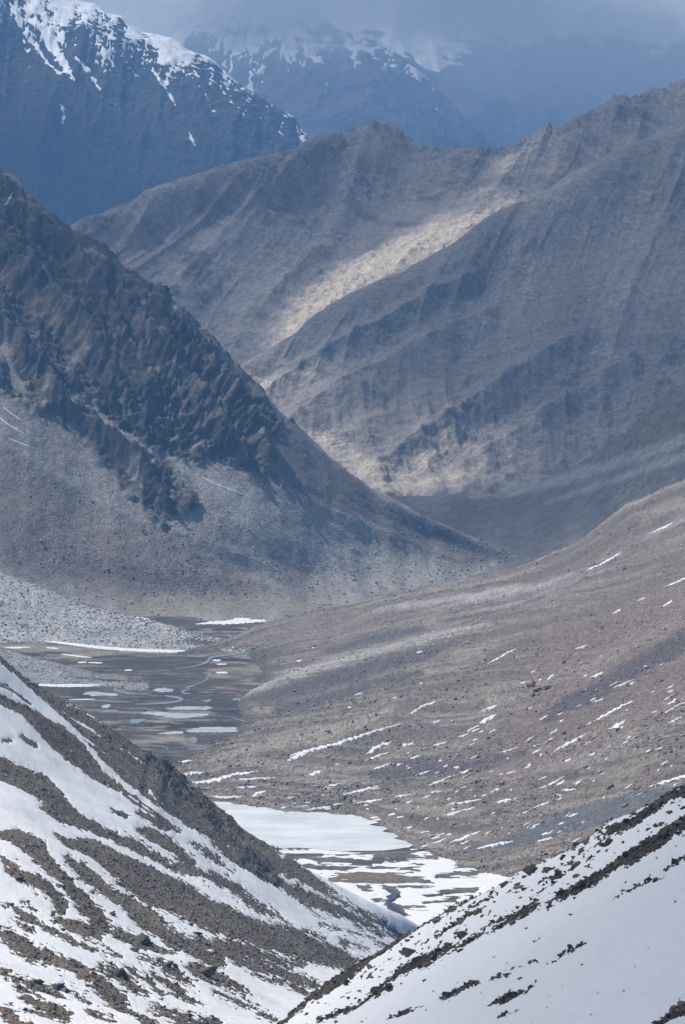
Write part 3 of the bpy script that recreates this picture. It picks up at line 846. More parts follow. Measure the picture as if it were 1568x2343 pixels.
push(RIGHT, lobe(RIGHT, [(500, 1622), (560, 1610), (650, 1580), (760, 1547), (860, 1522), (1000, 1486), (1120, 1456), (1240, 1408), (1380, 1345)], 15, 10, 40), 1.0)
push(RIGHT, lobe(RIGHT, [(470, 1760), (560, 1735), (680, 1710), (790, 1682), (900, 1640), (1020, 1590), (1150, 1530), (1300, 1465), (1440, 1400)], 14, 11, 48), 1.0)
push(RIGHT, lobe(RIGHT, [(760, 1430), (880, 1412), (1000, 1394), (1120, 1374), (1240, 1345), (1360, 1300), (1460, 1250)], 12, 8, 30), 1.0)
push(RIGHT, lobe(RIGHT, [(1040, 1700), (1150, 1660), (1280, 1600), (1400, 1540), (1568, 1460), (1750, 1380)], 10, 13, 50), 1.0)
push(RIGHT, lobe(RIGHT, [(860, 1830), (1000, 1800), (1150, 1765), (1300, 1720), (1450, 1680), (1700, 1610)], 8, 13, 45), 1.0)
rocky = 1 - sstep(-14, 10, bands(RIGHT['px'], RIGHT['py'], [[(560, 1715, 8), (680, 1690, 16), (790, 1668, 16), (900, 1620, 8), (980, 1590, 3)], [(1150, 1960, 8), (1230, 1910, 22), (1330, 1880, 24), (1450, 1840, 20), (1568, 1815, 16), (1800, 1760, 16)]]))
damp = np.clip(P0[..., 2] / 25, 0.2, 1)
push(RIGHT, damp * (3.0 * fbm(P0, 90, 4, 0.5, 1) + 2.2 * st(RIGHT, 500, 45, 2.0, 4, 0.55)) + (0.35 + 0.65 * damp) * (0.25 + 0.75 * rocky) * (0.75 * fbm(P0, 7, 4, 0.65, 3) + 0.9 * (ridged(P0, 17, 3, 0.6, 3) - 0.8)), 0.5)
ob = sstep(0.42, 0.62, fbm(P0, 22, 3, 0.6, 15)) * rocky
push(RIGHT, 1.8 * ob * ridged(P0, 6, 2, 0.6, 5), 0.6)
refresh(RIGHT)
right_mat = ground_mat('warm_scree', 1.05, 0.38, 0.28, 0.9)
along = np.stack([RIGHT['s'] / 9.0, RIGHT['t'], RIGHT['t'] * 0], -1)
w1 = fbm(along, 26, 4, 0.6, 1)
w2 = fbm(along, 70, 3, 0.6, 4)
col = mix(flat(RIGHT, (0.195, 0.166, 0.136)), C(0.305, 0.268, 0.225), w1 * 1.6 + 0.45)
greyt = bands(RIGHT['px'], RIGHT['py'], [[(1740, 1090, 10), (1568, 1175, 10), (1350, 1305, 9), (1150, 1395, 7), (960, 1462, 3)], [(1740, 1330, 9), (1568, 1410, 9), (1350, 1520, 8), (1180, 1600, 7), (1000, 1660, 3)], [(1740, 1560, 8), (1500, 1660, 8), (1300, 1745, 6), (1120, 1810, 3)]])
col = mix(col, C(0.335, 0.318, 0.295), sstep(-14, 8, greyt + 11 * w1 + 5 * fbm(P0, 30, 3, 0.6, 101)) * 0.7)
darkt = bands(RIGHT['px'], RIGHT['py'], [[(1740, 1230, 12), (1568, 1300, 12), (1330, 1420, 10), (1120, 1500, 5)], [(1740, 1450, 12), (1500, 1560, 12), (1280, 1660, 9), (1050, 1730, 4)], [(1200, 1330, 4), (1340, 1270, 8), (1450, 1200, 8)]])
col = mix(col, C(0.14, 0.12, 0.105), sstep(-16, 10, darkt + 13 * w1 + 6 * fbm(P0, 30, 3, 0.6, 102)) * 0.65)
col = mix(col, C(0.235, 0.188, 0.16), (fbm(P0, 80, 4, 0.6, 6) - 0.1) * 1.2)
col = mix(col, C(0.15, 0.132, 0.118), (fbm(along, 14, 4, 0.65, 9) - 0.05) * 1.5)
purple = bands(RIGHT['px'], RIGHT['py'], [[(560, 1600, 4), (640, 1590, 12), (760, 1555, 16), (860, 1525, 14), (980, 1490, 8), (1080, 1460, 3)], [(640, 1625, 8), (740, 1600, 10), (860, 1565, 8), (960, 1540, 3)], [(860, 1775, 4), (960, 1762, 10), (1080, 1752, 8), (1200, 1725, 5)], [(1250, 1640, 10), (1380, 1570, 18), (1500, 1500, 20), (1640, 1430, 20)], [(760, 1490, 6), (860, 1462, 8), (960, 1440, 4)]])
col = mix(col, C(0.25, 0.192, 0.165), sstep(-30, 30, inside(RIGHT['px'], RIGHT['py'], [(1250, 1420), (1600, 1280), (1800, 1240), (1800, 1500), (1400, 1720), (1150, 1800), (1100, 1750)]) + 40 * w1) * 0.55)
col = mix(col, C(0.125, 0.11, 0.112), sstep(-12, 6, purple + 12 * w1 + 4 * fbm(P0, 25, 3, 0.6, 77)) * 0.9)  # purple rock, deepened to paint shade below the lobe crests
palz = bands(RIGHT['px'], RIGHT['py'], [[(550, 1584, 3), (650, 1549, 7), (760, 1513, 8), (860, 1488, 7), (1000, 1450, 4), (1120, 1425, 0)], [(800, 1408, -4), (960, 1382, 2), (1100, 1362, 3), (1230, 1342, 2), (1350, 1300, -3)]])
col = mix(col, C(0.44, 0.42, 0.395), sstep(-12, 6, palz + 9 * w1 + 5 * fbm(P0, 25, 3, 0.6, 7)) * 0.8)  # sunlit lobe crests painted as pale edges into the hillside colour
tanz = bands(RIGHT['px'], RIGHT['py'], [[(480, 1738, 6), (580, 1712, 10), (680, 1690, 15), (790, 1668, 14), (900, 1620, 7)]])
col = mix(col, C(0.33, 0.295, 0.245), sstep(-10, 8, tanz + 4 * w1))
slate = bands(RIGHT['px'], RIGHT['py'], [[(1060, 1945, 3), (1150, 1930, 10), (1230, 1905, 20), (1330, 1875, 24), (1450, 1838, 22), (1568, 1815, 18), (1800, 1760, 16)]])
col = mix(col, C(0.15, 0.152, 0.155), sstep(-6, 5, slate + 4 * w1))
redz = bands(RIGHT['px'], RIGHT['py'], [[(560, 1470, 10), (680, 1445, 16), (800, 1420, 14), (900, 1400, 8)]])
col = mix(col, C(0.245, 0.195, 0.17), sstep(-14, 10, redz + 8 * w1) * 0.6)
wet = sstep(5.5, 0.4, RIGHT['P'][..., 2] + 2.2 * w1 + 1.2 * fbm(P0, 15, 3, 0.6, 91)) * sstep(1800, 1700, RIGHT['py']) * sstep(760, 660, RIGHT['px'])
col = col * 0.93
col = mix(col, C(0.115, 0.1, 0.084), wet * 0.85)
grid_obj('hillside', RIGHT, right_mat, col, 'long stony hillside streaked with small snow patches, right of the marsh', 'hillside')
RIGHT['rocky'] = rocky

# ================================================================== the near slope on the left
NEARL = loft([
    row([(-220, 1350), (-100, 1432), (0, 1500), (40, 1533), (100, 1573), (150, 1606), (200, 1640), (250, 1672), (300, 1703), (325, 1716), (340, 1722), (352, 1735), (378, 1742), (388, 1750), (396, 1768), (412, 1782), (425, 1800), (450, 1820), (480, 1842), (520, 1872), (560, 1905), (600, 1930), (640, 1955), (700, 1992), (760, 2027), (820, 2060), (880, 2090), (920, 2110), (945, 2126), (975, 2150)],
        [(-220, 2000), (0, 1960), (400, 2080), (700, 2180), (945, 2260), (975, 2270)]),
    row([(-220, 1600), (0, 1740), (200, 1870), (400, 1980), (600, 2065), (800, 2130), (920, 2150), (976, 2166)], [(-220, 1790), (0, 1720), (200, 1700), (400, 1710), (600, 1780), (800, 1940), (920, 2150), (976, 2230)]),
    row([(-220, 1950), (0, 2040), (200, 2130), (400, 2195), (600, 2225), (780, 2220), (900, 2190), (978, 2180)], [(-220, 1450), (0, 1400), (200, 1375), (400, 1395), (600, 1490), (780, 1680), (900, 1960), (978, 2200)]),
    row([(-220, 2500), (0, 2500), (200, 2480), (450, 2450), (650, 2400), (790, 2320), (890, 2250), (980, 2195)], [(-220, 950), (0, 955), (200, 990), (450, 1090), (650, 1230), (790, 1430), (890, 1700), (980, 2160)])],
    430, 375, back=0.03, back_drop=0.6)
P0 = NEARL['P']
px, py = NEARL['px'].copy(), NEARL['py'].copy()


def cvt(sx, ox, oy, *pts):
    return [(ox + sx * a, oy + sx * b, sx * w) for a, b, w in pts]


A = lambda *p: cvt(0.28, 0, 1442.6, *p)
B = lambda *p: cvt(0.40, 376.3, 1693.4, *p)
Cc = lambda *p: cvt(0.32, 0, 1850.2, *p)
rubble = [
    A((-500, -120, 40), (0, 215, 40), (300, 430, 45), (560, 650, 50), (800, 830, 70), (1000, 950, 95), (1200, 1100, 120), (1400, 1280, 140), (1568, 1420, 170)),
    A((480, 620, 20), (650, 770, 45), (850, 950, 60), (1050, 1120, 60), (1200, 1250, 50)), A((-100, 430, 8), (100, 480, 13), (250, 590, 15)), A((-500, 380, 30), (0, 560, 30), (200, 650, 40), (350, 760, 60), (500, 870, 90), (650, 980, 110), (800, 1080, 105), (1000, 1210, 80), (1200, 1390, 65), (1350, 1500, 50), (1500, 1600, 40)),
    A((180, 850, 15), (260, 900, 25), (300, 930, 20)), A((-500, 980, 90), (0, 1120, 95), (150, 1170, 90), (350, 1270, 105), (450, 1370, 85), (560, 1490, 65), (700, 1580, 50)),
    A((0, 420, 6), (60, 440, 10)), A((20, 900, 8), (110, 890, 12)),
    B((0, 190, 60), (100, 300, 95), (300, 470, 115), (500, 640, 105), (700, 790, 62), (900, 920, 45), (1100, 1020, 32), (1300, 1100, 22), (1400, 1150, 16)),
    B((700, 700, 30), (900, 850, 32), (1100, 980, 30), (1250, 1060, 22)), B((280, 760, 15), (400, 850, 38), (500, 930, 38), (640, 1000, 28), (720, 1060, 10)), B((680, 800, 4), (800, 920, 6), (900, 1010, 4)), B((800, 1080, 8), (920, 1125, 16)), B((900, 1050, 12), (1010, 1090, 12)),
    B((150, 590, 6), (260, 660, 10), (400, 760, 6)), B((1090, 1060, 6), (1250, 1130, 10)), B((1000, 1150, 6), (1150, 1200, 10)), B((1060, 1090, 4), (1280, 1190, 6)),
    Cc((300, 0, 30), (450, 60, 40), (600, 90, 40), (700, 140, 35), (800, 190, 30), (900, 240, 25), (1000, 280, 25), (1150, 350, 20), (1220, 400, 20), (1400, 450, 32), (1568, 540, 34), (1750, 600, 24)), Cc((1000, 160, 26), (1100, 190, 52), (1250, 290, 46), (1350, 390, 46)),
    Cc((-200, 190, 20), (0, 200, 30), (100, 210, 65), (250, 310, 75), (330, 410, 55), (450, 530, 45), (550, 630, 45), (700, 780, 66), (760, 830, 45)), Cc((380, 780, 20), (550, 840, 60), (700, 900, 60)),
    Cc((400, 190, 14), (500, 260, 45), (650, 290, 65), (800, 380, 85), (950, 470, 105), (1100, 560, 125), (1300, 640, 120), (1450, 740, 110), (1568, 800, 105)), Cc((470, 370, 15), (600, 470, 45), (750, 570, 45), (900, 660, 55), (1050, 770, 75), (1180, 880, 50), (1350, 980, 60), (1500, 1060, 55), (1568, 1080, 60)),
    Cc((1568, 780, 110), (1700, 850, 105), (1900, 910, 85), (2100, 960, 75), (2300, 1010, 62), (2450, 1060, 45)), Cc((1568, 980, 60), (1700, 1010, 60), (1850, 1060, 45), (2000, 1090, 40), (2150, 1120, 30)),
    Cc((-100, 340, 10), (0, 370, 15), (60, 440, 30), (150, 510, 30), (250, 540, 38), (400, 630, 38), (450, 700, 40)), Cc((-200, 680, 12), (0, 690, 12), (80, 680, 22), (200, 760, 28), (300, 830, 32), (430, 910, 28), (560, 990, 17), (700, 1040, 12), (850, 1080, 9)),
    Cc((-300, 800, 50), (0, 890, 48), (100, 940, 55), (250, 1040, 48), (400, 1090, 30), (550, 1150, 42), (700, 1230, 38), (800, 1310, 55), (900, 1420, 56), (1000, 1500, 48), (1100, 1600, 40)), Cc((700, 850, 20), (850, 890, 45), (1000, 950, 55), (1150, 1000, 38), (1250, 1030, 18)),
    Cc((720, 1140, 30), (850, 1190, 52), (1000, 1290, 32), (1080, 1330, 8)), Cc((900, 1140, 12), (1050, 1220, 22), (1150, 1310, 12)), Cc((990, 1080, 10), (1150, 1110, 22), (1280, 1200, 32), (1400, 1270, 16)), Cc((1100, 1180, 14), (1250, 1270, 36), (1350, 1360, 36), (1450, 1400, 12)),
    Cc((1350, 1140, 24), (1450, 1170, 52), (1568, 1230, 40), (1750, 1310, 24)), Cc((0, 1150, 20), (100, 1190, 25), (250, 1250, 36), (400, 1290, 36), (450, 1330, 20)), Cc((170, 1330, 18), (300, 1390, 36), (400, 1450, 44), (500, 1500, 24)), Cc((80, 1400, 12), (250, 1460, 22), (400, 1480, 26)),
    Cc((-100, 1440, 20), (0, 1480, 28), (100, 1520, 28), (200, 1580, 20)), Cc((1080, 1410, 10), (1250, 1470, 32), (1400, 1520, 40), (1560, 1550, 36)), Cc((550, 1310, 16), (640, 1360, 20)), Cc((450, 1255, 14), (520, 1280, 14)), Cc((800, 10, 12), (900, 60, 18)), Cc((990, 20, 16), (1150, 100, 30), (1290, 170, 10)), Cc((1380, 240, 6), (1568, 350, 12)), Cc((80, 790, 8), (240, 880, 8)),
    *[cvt(0.5, 0, 1715.4, *b_) for b_ in ([(1000, 770, 50), (1200, 850, 62), (1400, 905, 68), (1568, 955, 55), (1640, 980, 30)], [(900, 870, 14), (1050, 930, 28), (1200, 1000, 32), (1350, 1050, 32), (1450, 1085, 14)], [(980, 1110, 8), (1080, 1140, 10), (1180, 1172, 8)], [(1200, 1200, 14), (1260, 1225, 12)], [(1290, 1070, 10), (1400, 1120, 16)], [(1130, 1010, 8), (1290, 1080, 12)])],
    Cc((160, 660, 14), (250, 710, 16)), Cc((600, 950, 6), (720, 990, 12), (860, 1050, 8)), Cc((620, 1460, 10), (800, 1520, 18)), Cc((1180, 640, 8), (1300, 760, 12)), Cc((120, 1270, 12), (180, 1300, 16)),
]
rub = bands(px, py, rubble)
snowlines = [A((0, 190, 3), (150, 290, 3.5), (285, 395, 3)), A((530, 640, 6), (650, 712, 12), (750, 775, 10), (850, 855, 8)), A((1000, 950, 4), (1100, 1030, 5), (1240, 1150, 3)), A((560, 800, 14), (700, 930, 14), (850, 1090, 18), (1000, 1220, 20), (1150, 1335, 22), (1300, 1450, 26), (1450, 1560, 30), (1600, 1680, 34)),
             A((560, 790, 20), (700, 890, 12), (880, 1020, 5)), B((620, 750, 5), (800, 840, 10), (960, 920, 9), (1150, 1030, 8), (1320, 1120, 5)), B((940, 870, 4), (1100, 960, 4)), B((1080, 890, 4), (1250, 1000, 5), (1420, 1080, 4)), B((220, 540, 5), (280, 570, 4)), B((400, 560, 4), (460, 600, 5)), B((330, 580, 3), (400, 625, 3)), B((420, 480, 2), (500, 530, 3)), B((540, 550, 2), (640, 600, 3)), A((1000, 1290, 5), (1150, 1400, 6), (1300, 1500, 8))]
m0 = np.maximum(-rub, bands(px, py, snowlines) * 1.3)
fine = fbm(P0, 5.5, 4, 0.68, 3)
nearmask = sstep(1700, 2250, py)
fine2 = fbm(np.stack([P0[..., 0], P0[..., 1] * 0.6, P0[..., 2]], -1), 2.6, 3, 0.75, 33)
m = m0 + (3.2 + 5.5 * nearmask) * fine + (1 + 3 * nearmask) * fbm(P0, 18, 3, 0.6, 8) + (3 + 5 * nearmask) * fine2 - 0.8
rk = sstep(2, -3, m)
cragm = np.maximum(bands(px, py, [B((-80, 100, 40), (20, 170, 60), (120, 270, 60), (200, 340, 50)), B((260, 420, 45), (340, 500, 60), (400, 560, 40)), B((450, 650, 40), (560, 740, 50), (640, 800, 25))]), -60)
cr = sstep(-10, 10, cragm + 5 * fbm(P0, 10, 3, 0.6, 3))
push(NEARL, 3.0 * fbm(P0, 80, 3, 0.5, 2) + 0.22 * fbm(P0, 8, 3, 0.6, 5) + rk * (0.3 * (ridged(P0, 3.6, 3, 0.65, 4) - 0.7) + 0.3 * (ridged(P0, 11, 3, 0.6, 2) - 0.7)), 0.5)
push(NEARL, cr * (2.8 * (ridged(P0, 15, 5, 0.6, 6) - 0.55)), 0.5)
refresh(NEARL)
near_mat = ground_mat('brown_rubble', 0.55, 0.42, 0.3, 1.0)
col = mix(flat(NEARL, (0.15, 0.13, 0.107)), C(0.205, 0.177, 0.145), fbm(P0, 30, 4, 0.6, 4) + 0.45)
col = mix(col, C(0.2, 0.145, 0.1), (fbm(P0, 22, 4, 0.6, 14) - 0.2) * 1.6)
olive = bands(px, py, [A((-100, 150, 20), (0, 215, 22), (300, 430, 24), (560, 640, 26), (760, 770, 24)), B((600, 600, 25), (800, 800, 40), (1000, 930, 28), (1200, 1040, 15))])
col = mix(col, C(0.19, 0.162, 0.122), sstep(-6, 6, olive + 4 * fine))
col = mix(col, C(0.085, 0.078, 0.074), cr * (0.5 + 0.8 * fbm(P0, 12, 3, 0.6, 9)))
grid_obj('hillside', NEARL, near_mat, col, 'steep near slope of brown rubble striped with snow, lower left', 'hillside')
near_snow = snow_mat('near_snow', 2.2, bump=0.2, dirt=0.08)
refresh(NEARL)
m_s = m - 8 * cr
sheet('snow', NEARL, m_s, 0.10, 0.32, -0.32, near_snow, 'snow lying in long stripes between the rubble of the near left slope', 'snow')
NEARL['rub'] = np.maximum(rk, 0.12 * sstep(14, 2, m))

# ================================================================== the near snow slope on the right


def plane_y(px, py):
    ky = (np.asarray(py, float) - 440) / FOCAL
    kx = (np.asarray(px, float) - 784) / FOCAL
    return 115.5 / (ky + 0.6955 * kx - 0.1006)


def prow(pts, add=0.0):
    return row([(a, b, float(plane_y(a, b)) + add) for a, b in pts])


NEARR = loft([
    prow([(1800, 1655), (1680, 1728), (1568, 1796), (1500, 1836), (1440, 1868), (1392, 1884), (1370, 1905), (1340, 1926), (1290, 1955), (1230, 1986), (1180, 2010), (1130, 2036), (1080, 2056), (1030, 2076), (1000, 2096), (950, 2126), (900, 2160), (850, 2191), (820, 2206), (780, 2236), (730, 2270), (690, 2301), (640, 2341), (560, 2402), (500, 2450)][::-1], 6),
    prow([(560, 2440), (700, 2335), (900, 2200), (1100, 2090), (1300, 1990), (1560, 1860), (1820, 1740)]),
    prow([(620, 2470), (900, 2290), (1200, 2150), (1500, 2020), (1840, 1900)], -3),
    prow([(760, 2490), (1100, 2330), (1400, 2210), (1850, 2070)], 2),
    prow([(1000, 2510), (1300, 2420), (1600, 2330), (1860, 2280)], -2),
    prow([(1300, 2560), (1600, 2520), (1860, 2470)])], 470, 310, back=0.03, back_drop=0.5)
P0 = NEARR['P']
px, py = NEARR['px'].copy(), NEARR['py'].copy()
D8 = lambda *p: cvt(0.5, 784, 1715.4, *p)
rocksr = [
    D8((-300, 1260, 20), (-150, 1150, 16), (0, 1060, 22), (120, 965, 14), (250, 870, 14), (330, 815, 12), (400, 770, 14), (450, 745, 8), (560, 700, 6), (680, 630, 12), (780, 570, 5), (860, 545, 22), (930, 500, 10), (1010, 460, 20), (1100, 400, 24), (1180, 350, 22), (1220, 330, 6)),
    D8((1180, 380, 12), (1240, 360, 18), (1320, 330, 22), (1420, 270, 24), (1500, 220, 26), (1568, 190, 28), (1800, 60, 30)),
    D8((940, 725, 4), (1010, 670, 22), (1080, 630, 22), (1160, 590, 26), (1240, 530, 30), (1330, 480, 42), (1430, 420, 38), (1510, 360, 36), (1568, 330, 36), (1800, 200, 36)),
    D8((1380, 440, 8), (1500, 400, 6), (1568, 365, 10)),
    D8((700, 835, 14), (780, 800, 20), (860, 750, 18), (905, 735, 8)), D8((640, 830, 6), (760, 775, 8), (860, 715, 12), (900, 705, 6)),
    D8((430, 850, 10), (520, 800, 18), (600, 760, 16), (660, 740, 8)), D8((490, 935, 6), (560, 895, 14), (640, 860, 14), (700, 850, 6)),
    D8((180, 1070, 14), (280, 1005, 24), (360, 970, 26), (440, 930, 22), (510, 900, 10)), D8((-100, 1245, 14), (0, 1200, 16), (80, 1165, 12), (150, 1120, 20), (215, 1085, 16)),
    D8((450, 1155, 6), (520, 1120, 16), (570, 1090, 18), (630, 1070, 8)), D8((660, 1060, 6), (720, 1045, 12), (770, 1025, 6)), D8((790, 1010, 2), (890, 970, 5)),
    D8((660, 1160, 4), (720, 1130, 16), (790, 1105, 14), (820, 1090, 4)), D8((825, 1110, 10), (880, 1070, 6)), D8((980, 930, 5), (1040, 905, 12), (1090, 885, 10), (1115, 875, 2)), D8((955, 950, 3), (1000, 955, 3)),
    D8((840, 890, 1), (890, 865, 7), (935, 845, 1)), D8((680, 1220, 2), (740, 1195, 8), (800, 1180, 4)), D8((200, 1240, 4), (290, 1215, 14), (370, 1185, 6)), D8((1230, 688, 2), (1300, 650, 4), (1380, 620, 7), (1470, 590, 5)), D8((1470, 560, 6), (1568, 505, 9), (1750, 420, 9)),
    D8((1450, 1245, 16), (1520, 1215, 30), (1568, 1190, 36), (1750, 1120, 40)), D8((940, 720, 4), (1000, 690, 8)), D8((580, 730, 5), (660, 700, 6), (720, 680, 3)), D8((900, 610, 5), (1000, 560, 8), (1060, 520, 4)), D8((1080, 470, 5), (1180, 420, 10)),
]
rub = bands(px, py, rocksr)
fine = fbm(P0, 1.9, 4, 0.68, 13)
upper = sstep(170, 30, (py - np.interp(px, [500, 640, 850, 1000, 1230, 1392, 1568, 1800], [2450, 2341, 2191, 2096, 1986, 1884, 1796, 1655])))
m = -rub + (5.5 + 2 * upper) * fine + 3.0 * fbm(P0, 6, 3, 0.6, 3) + 1.5
sprink = fbm(np.stack([P0[..., 0], P0[..., 1] / 2.5, P0[..., 2]], -1), 2.4, 3, 0.7, 41)
m = np.minimum(m, (1.0 - 0.56 * upper - sprink) * 30)
rk = sstep(2, -4, m)
swell = 1.6 * fbm(P0, 38, 3, 0.5, 2) + 0.35 * fbm(P0, 9, 3, 0.55, 3)
push(NEARR, swell + rk * (0.3 * (ridged(P0, 1.4, 3, 0.65, 4) - 0.7) + 0.25 * ridged(P0, 3.6, 2, 0.6, 4)), 0.5)
refresh(NEARR)
stone_mat = ground_mat('dark_rubble', 0.22, 0.4, 0.3, 1.0)
col = mix(flat(NEARR, (0.065, 0.056, 0.047)), C(0.115, 0.095, 0.075), fbm(P0, 9, 4, 0.6, 4) + 0.4)  # ground darkened to paint shadow gaps between the stones
grid_obj('hillside', NEARR, stone_mat, col, 'near snow slope with lines of dark stones, lower right', 'hillside')
near_snow2 = snow_mat('slope_snow', 1.3, bump=0.22, dirt=0.06)
sheet('snow', NEARR, m, 0.05, 0.42, -0.35, near_snow2, 'smooth bluish snow sheet on the near right slope', 'snow')

#@@DETAIL@@
# ================================================================== frozen lake, ponds and streams
def wobble(poly, amp, seed, n=6):
    """a smooth closed outline through the traced corners"""
    pts = []
    k = len(poly)
    for i in range(k):
        p0, p1, p2, p3 = [np.array(poly[(i + j - 1) % k], float) for j in range(4)]
        for a in range(n):
            t = a / n
            pts.append(0.5 * (2 * p1 + (p2 - p0) * t + (2 * p0 - 5 * p1 + 4 * p2 - p3) * t * t + (3 * p1 - p0 - 3 * p2 + p3) * t ** 3))
    pts = np.array(pts)
    z = np.zeros(len(pts))
    pts[:, 0] += amp * 8.0 * perlin(pts[:, 0] / 11, pts[:, 1] / 3, z + seed)
    pts[:, 1] += amp * 2.8 * perlin(pts[:, 0] / 6, pts[:, 1] / 4, z + seed + 7)
    return pts


def flat_sheet(name, outline, z, mat, label, cat, kind=None, group=None, thick=0.5):
    W = at(outline[:, 0], outline[:, 1], None, z)
    n = len(W)
    me = bpy.data.meshes.new(name)
    c = W.mean(0)
    V = np.concatenate([W, W - [0, 0, thick]]) - c
    F = [list(range(n))[::-1]] + [[i, (i + 1) % n, n + (i + 1) % n, n + i] for i in range(n)]
    me.from_pydata(V.tolist(), [], F)
    me.update()
    if me.polygons[0].normal.z < 0:
        me.flip_normals()
    me.materials.append(mat)
    return link(name, me, label, cat, kind=kind, group=group, loc=c)


def ribbon(pts, n=5):
    """outline of a winding channel given as (x, y, half width)"""
    q = np.array(pts, float)
    t = np.linspace(0, len(q) - 1, (len(q) - 1) * n + 1)
    L = hermite(np.arange(len(q)), q, t)
    d = np.gradient(L[:, :2], axis=0)
    nn = np.stack([-d[:, 1], d[:, 0]], -1) / (np.linalg.norm(d, axis=1, keepdims=True) + 1e-9)
    nn[:, 1] *= 0.55
    w = np.maximum(L[:, 2:3], 0.4) * (1 + 0.3 * perlin(t * 1.3, t * 0 + pts[0][0], t * 0))[:, None]
    return np.concatenate([L[:, :2] + nn * w, (L[:, :2] - nn * w)[::-1]])


lake_ice = snow_mat('lake_ice', 30, (0.72, 0.75, 0.77), 0.05, 0.26, 2.0)
flat_sheet('frozen_lake', wobble([(380, 1800), (450, 1812), (520, 1828), (600, 1840), (700, 1852), (780, 1862), (850, 1866), (838, 1874), (868, 1881), (846, 1887), (892, 1894), (876, 1902), (922, 1911), (902, 1918), (945, 1927), (935, 1938), (870, 1946), (780, 1946), (700, 1940), (600, 1936), (480, 1900), (400, 1850)], 0.5, 3), 0.35, lake_ice,
           'frozen lake of pale snow covered ice between the near left slope and the stony hillside', 'lake', 'structure', thick=2)

water = snow_mat('grey_ice', 9, (0.25, 0.28, 0.305), 0.05, 0.25)
ice = snow_mat('pond_ice', 8, (0.52, 0.55, 0.56), 0.05, 0.45, 2.0)
K5 = lambda *p: [(a * 0.5, 1129 + b * 0.5) for a, b in p]
RB = lambda *p: [(a * 0.5, 1129 + b * 0.5, w * 0.5) for a, b, w in p]
ponds = [
    ('pond', K5((375, 915), (430, 907), (530, 915), (525, 926), (440, 926)), ice, 'long thin ice pond below the tip of the blue grey scree fan'),
    ('pond', K5((702, 898), (740, 890), (790, 895), (785, 907), (730, 909)), ice, 'small pale oval ice pond between two bends of the marsh stream'),
    ('pond', K5((755, 984), (820, 976), (900, 974), (975, 979), (940, 989), (830, 990)), ice, 'upper of two white ice ponds lying close together in mid marsh'),
    ('pond', K5((640, 1005), (700, 1000), (800, 1004), (960, 1006), (940, 1016), (840, 1027), (740, 1020)), ice, 'broad greenish white ice pond in mid marsh, lower of a close pair'),
    ('pond', K5((850, 1087), (900, 1075), (990, 1067), (1130, 1076), (1110, 1088), (1000, 1093), (900, 1094)), ice, 'long white ice pond nearest the foot of the stony hillside'),
    ('pond', K5((600, 1035), (640, 1030), (665, 1036), (630, 1052), (605, 1048)), water, 'small grey pond left of the white ice ponds'),
    ('pond', K5((725, 1098), (780, 1090), (840, 1091), (830, 1100), (760, 1102)), ice, 'thin ice sliver left of the long lower ice pond'),
    ('pond', K5((1210, 1060), (1240, 1045), (1270, 1060), (1240, 1076)), water, 'dull pond tucked against the foot of the hillside'),
    ('pond', K5((1115, 1104), (1160, 1094), (1205, 1096), (1180, 1108), (1130, 1112)), ice, 'pale ice pond at the right end of the marsh beside the hillside'),
    ('pond', K5((865, 1120), (890, 1114), (905, 1128), (885, 1142)), water, 'tiny dark edged pond near the lower end of the marsh'),
    ('pond', K5((470, 970), (500, 968), (505, 978), (475, 980)), ice, 'tiny pale ice pond near the left rim of the marsh'),
    ('pond', K5((1060, 938), (1105, 936), (1100, 946), (1065, 946)), water, 'small grey pool in the right half of the upper marsh'),
    ('pond', K5((610, 884), (650, 882), (645, 890), (612, 891)), water, 'small pool at the upper rim of the marsh beside the bend'),
    ('pond', K5((930, 946), (970, 944), (968, 952), (934, 953)), water, 'small pool right of the winding channel'),
    ('pond', K5((10, 652), (90, 655), (110, 668), (40, 674), (-40, 668)), water, 'blue pool at the left edge under the pale boulder fan'),
]
for nm, pl, mt, lab in ponds:
    flat_sheet(nm, wobble(pl, 0.9, random.random() * 20), 0.12, mt, lab, 'pond', None, 'ponds on the marsh')
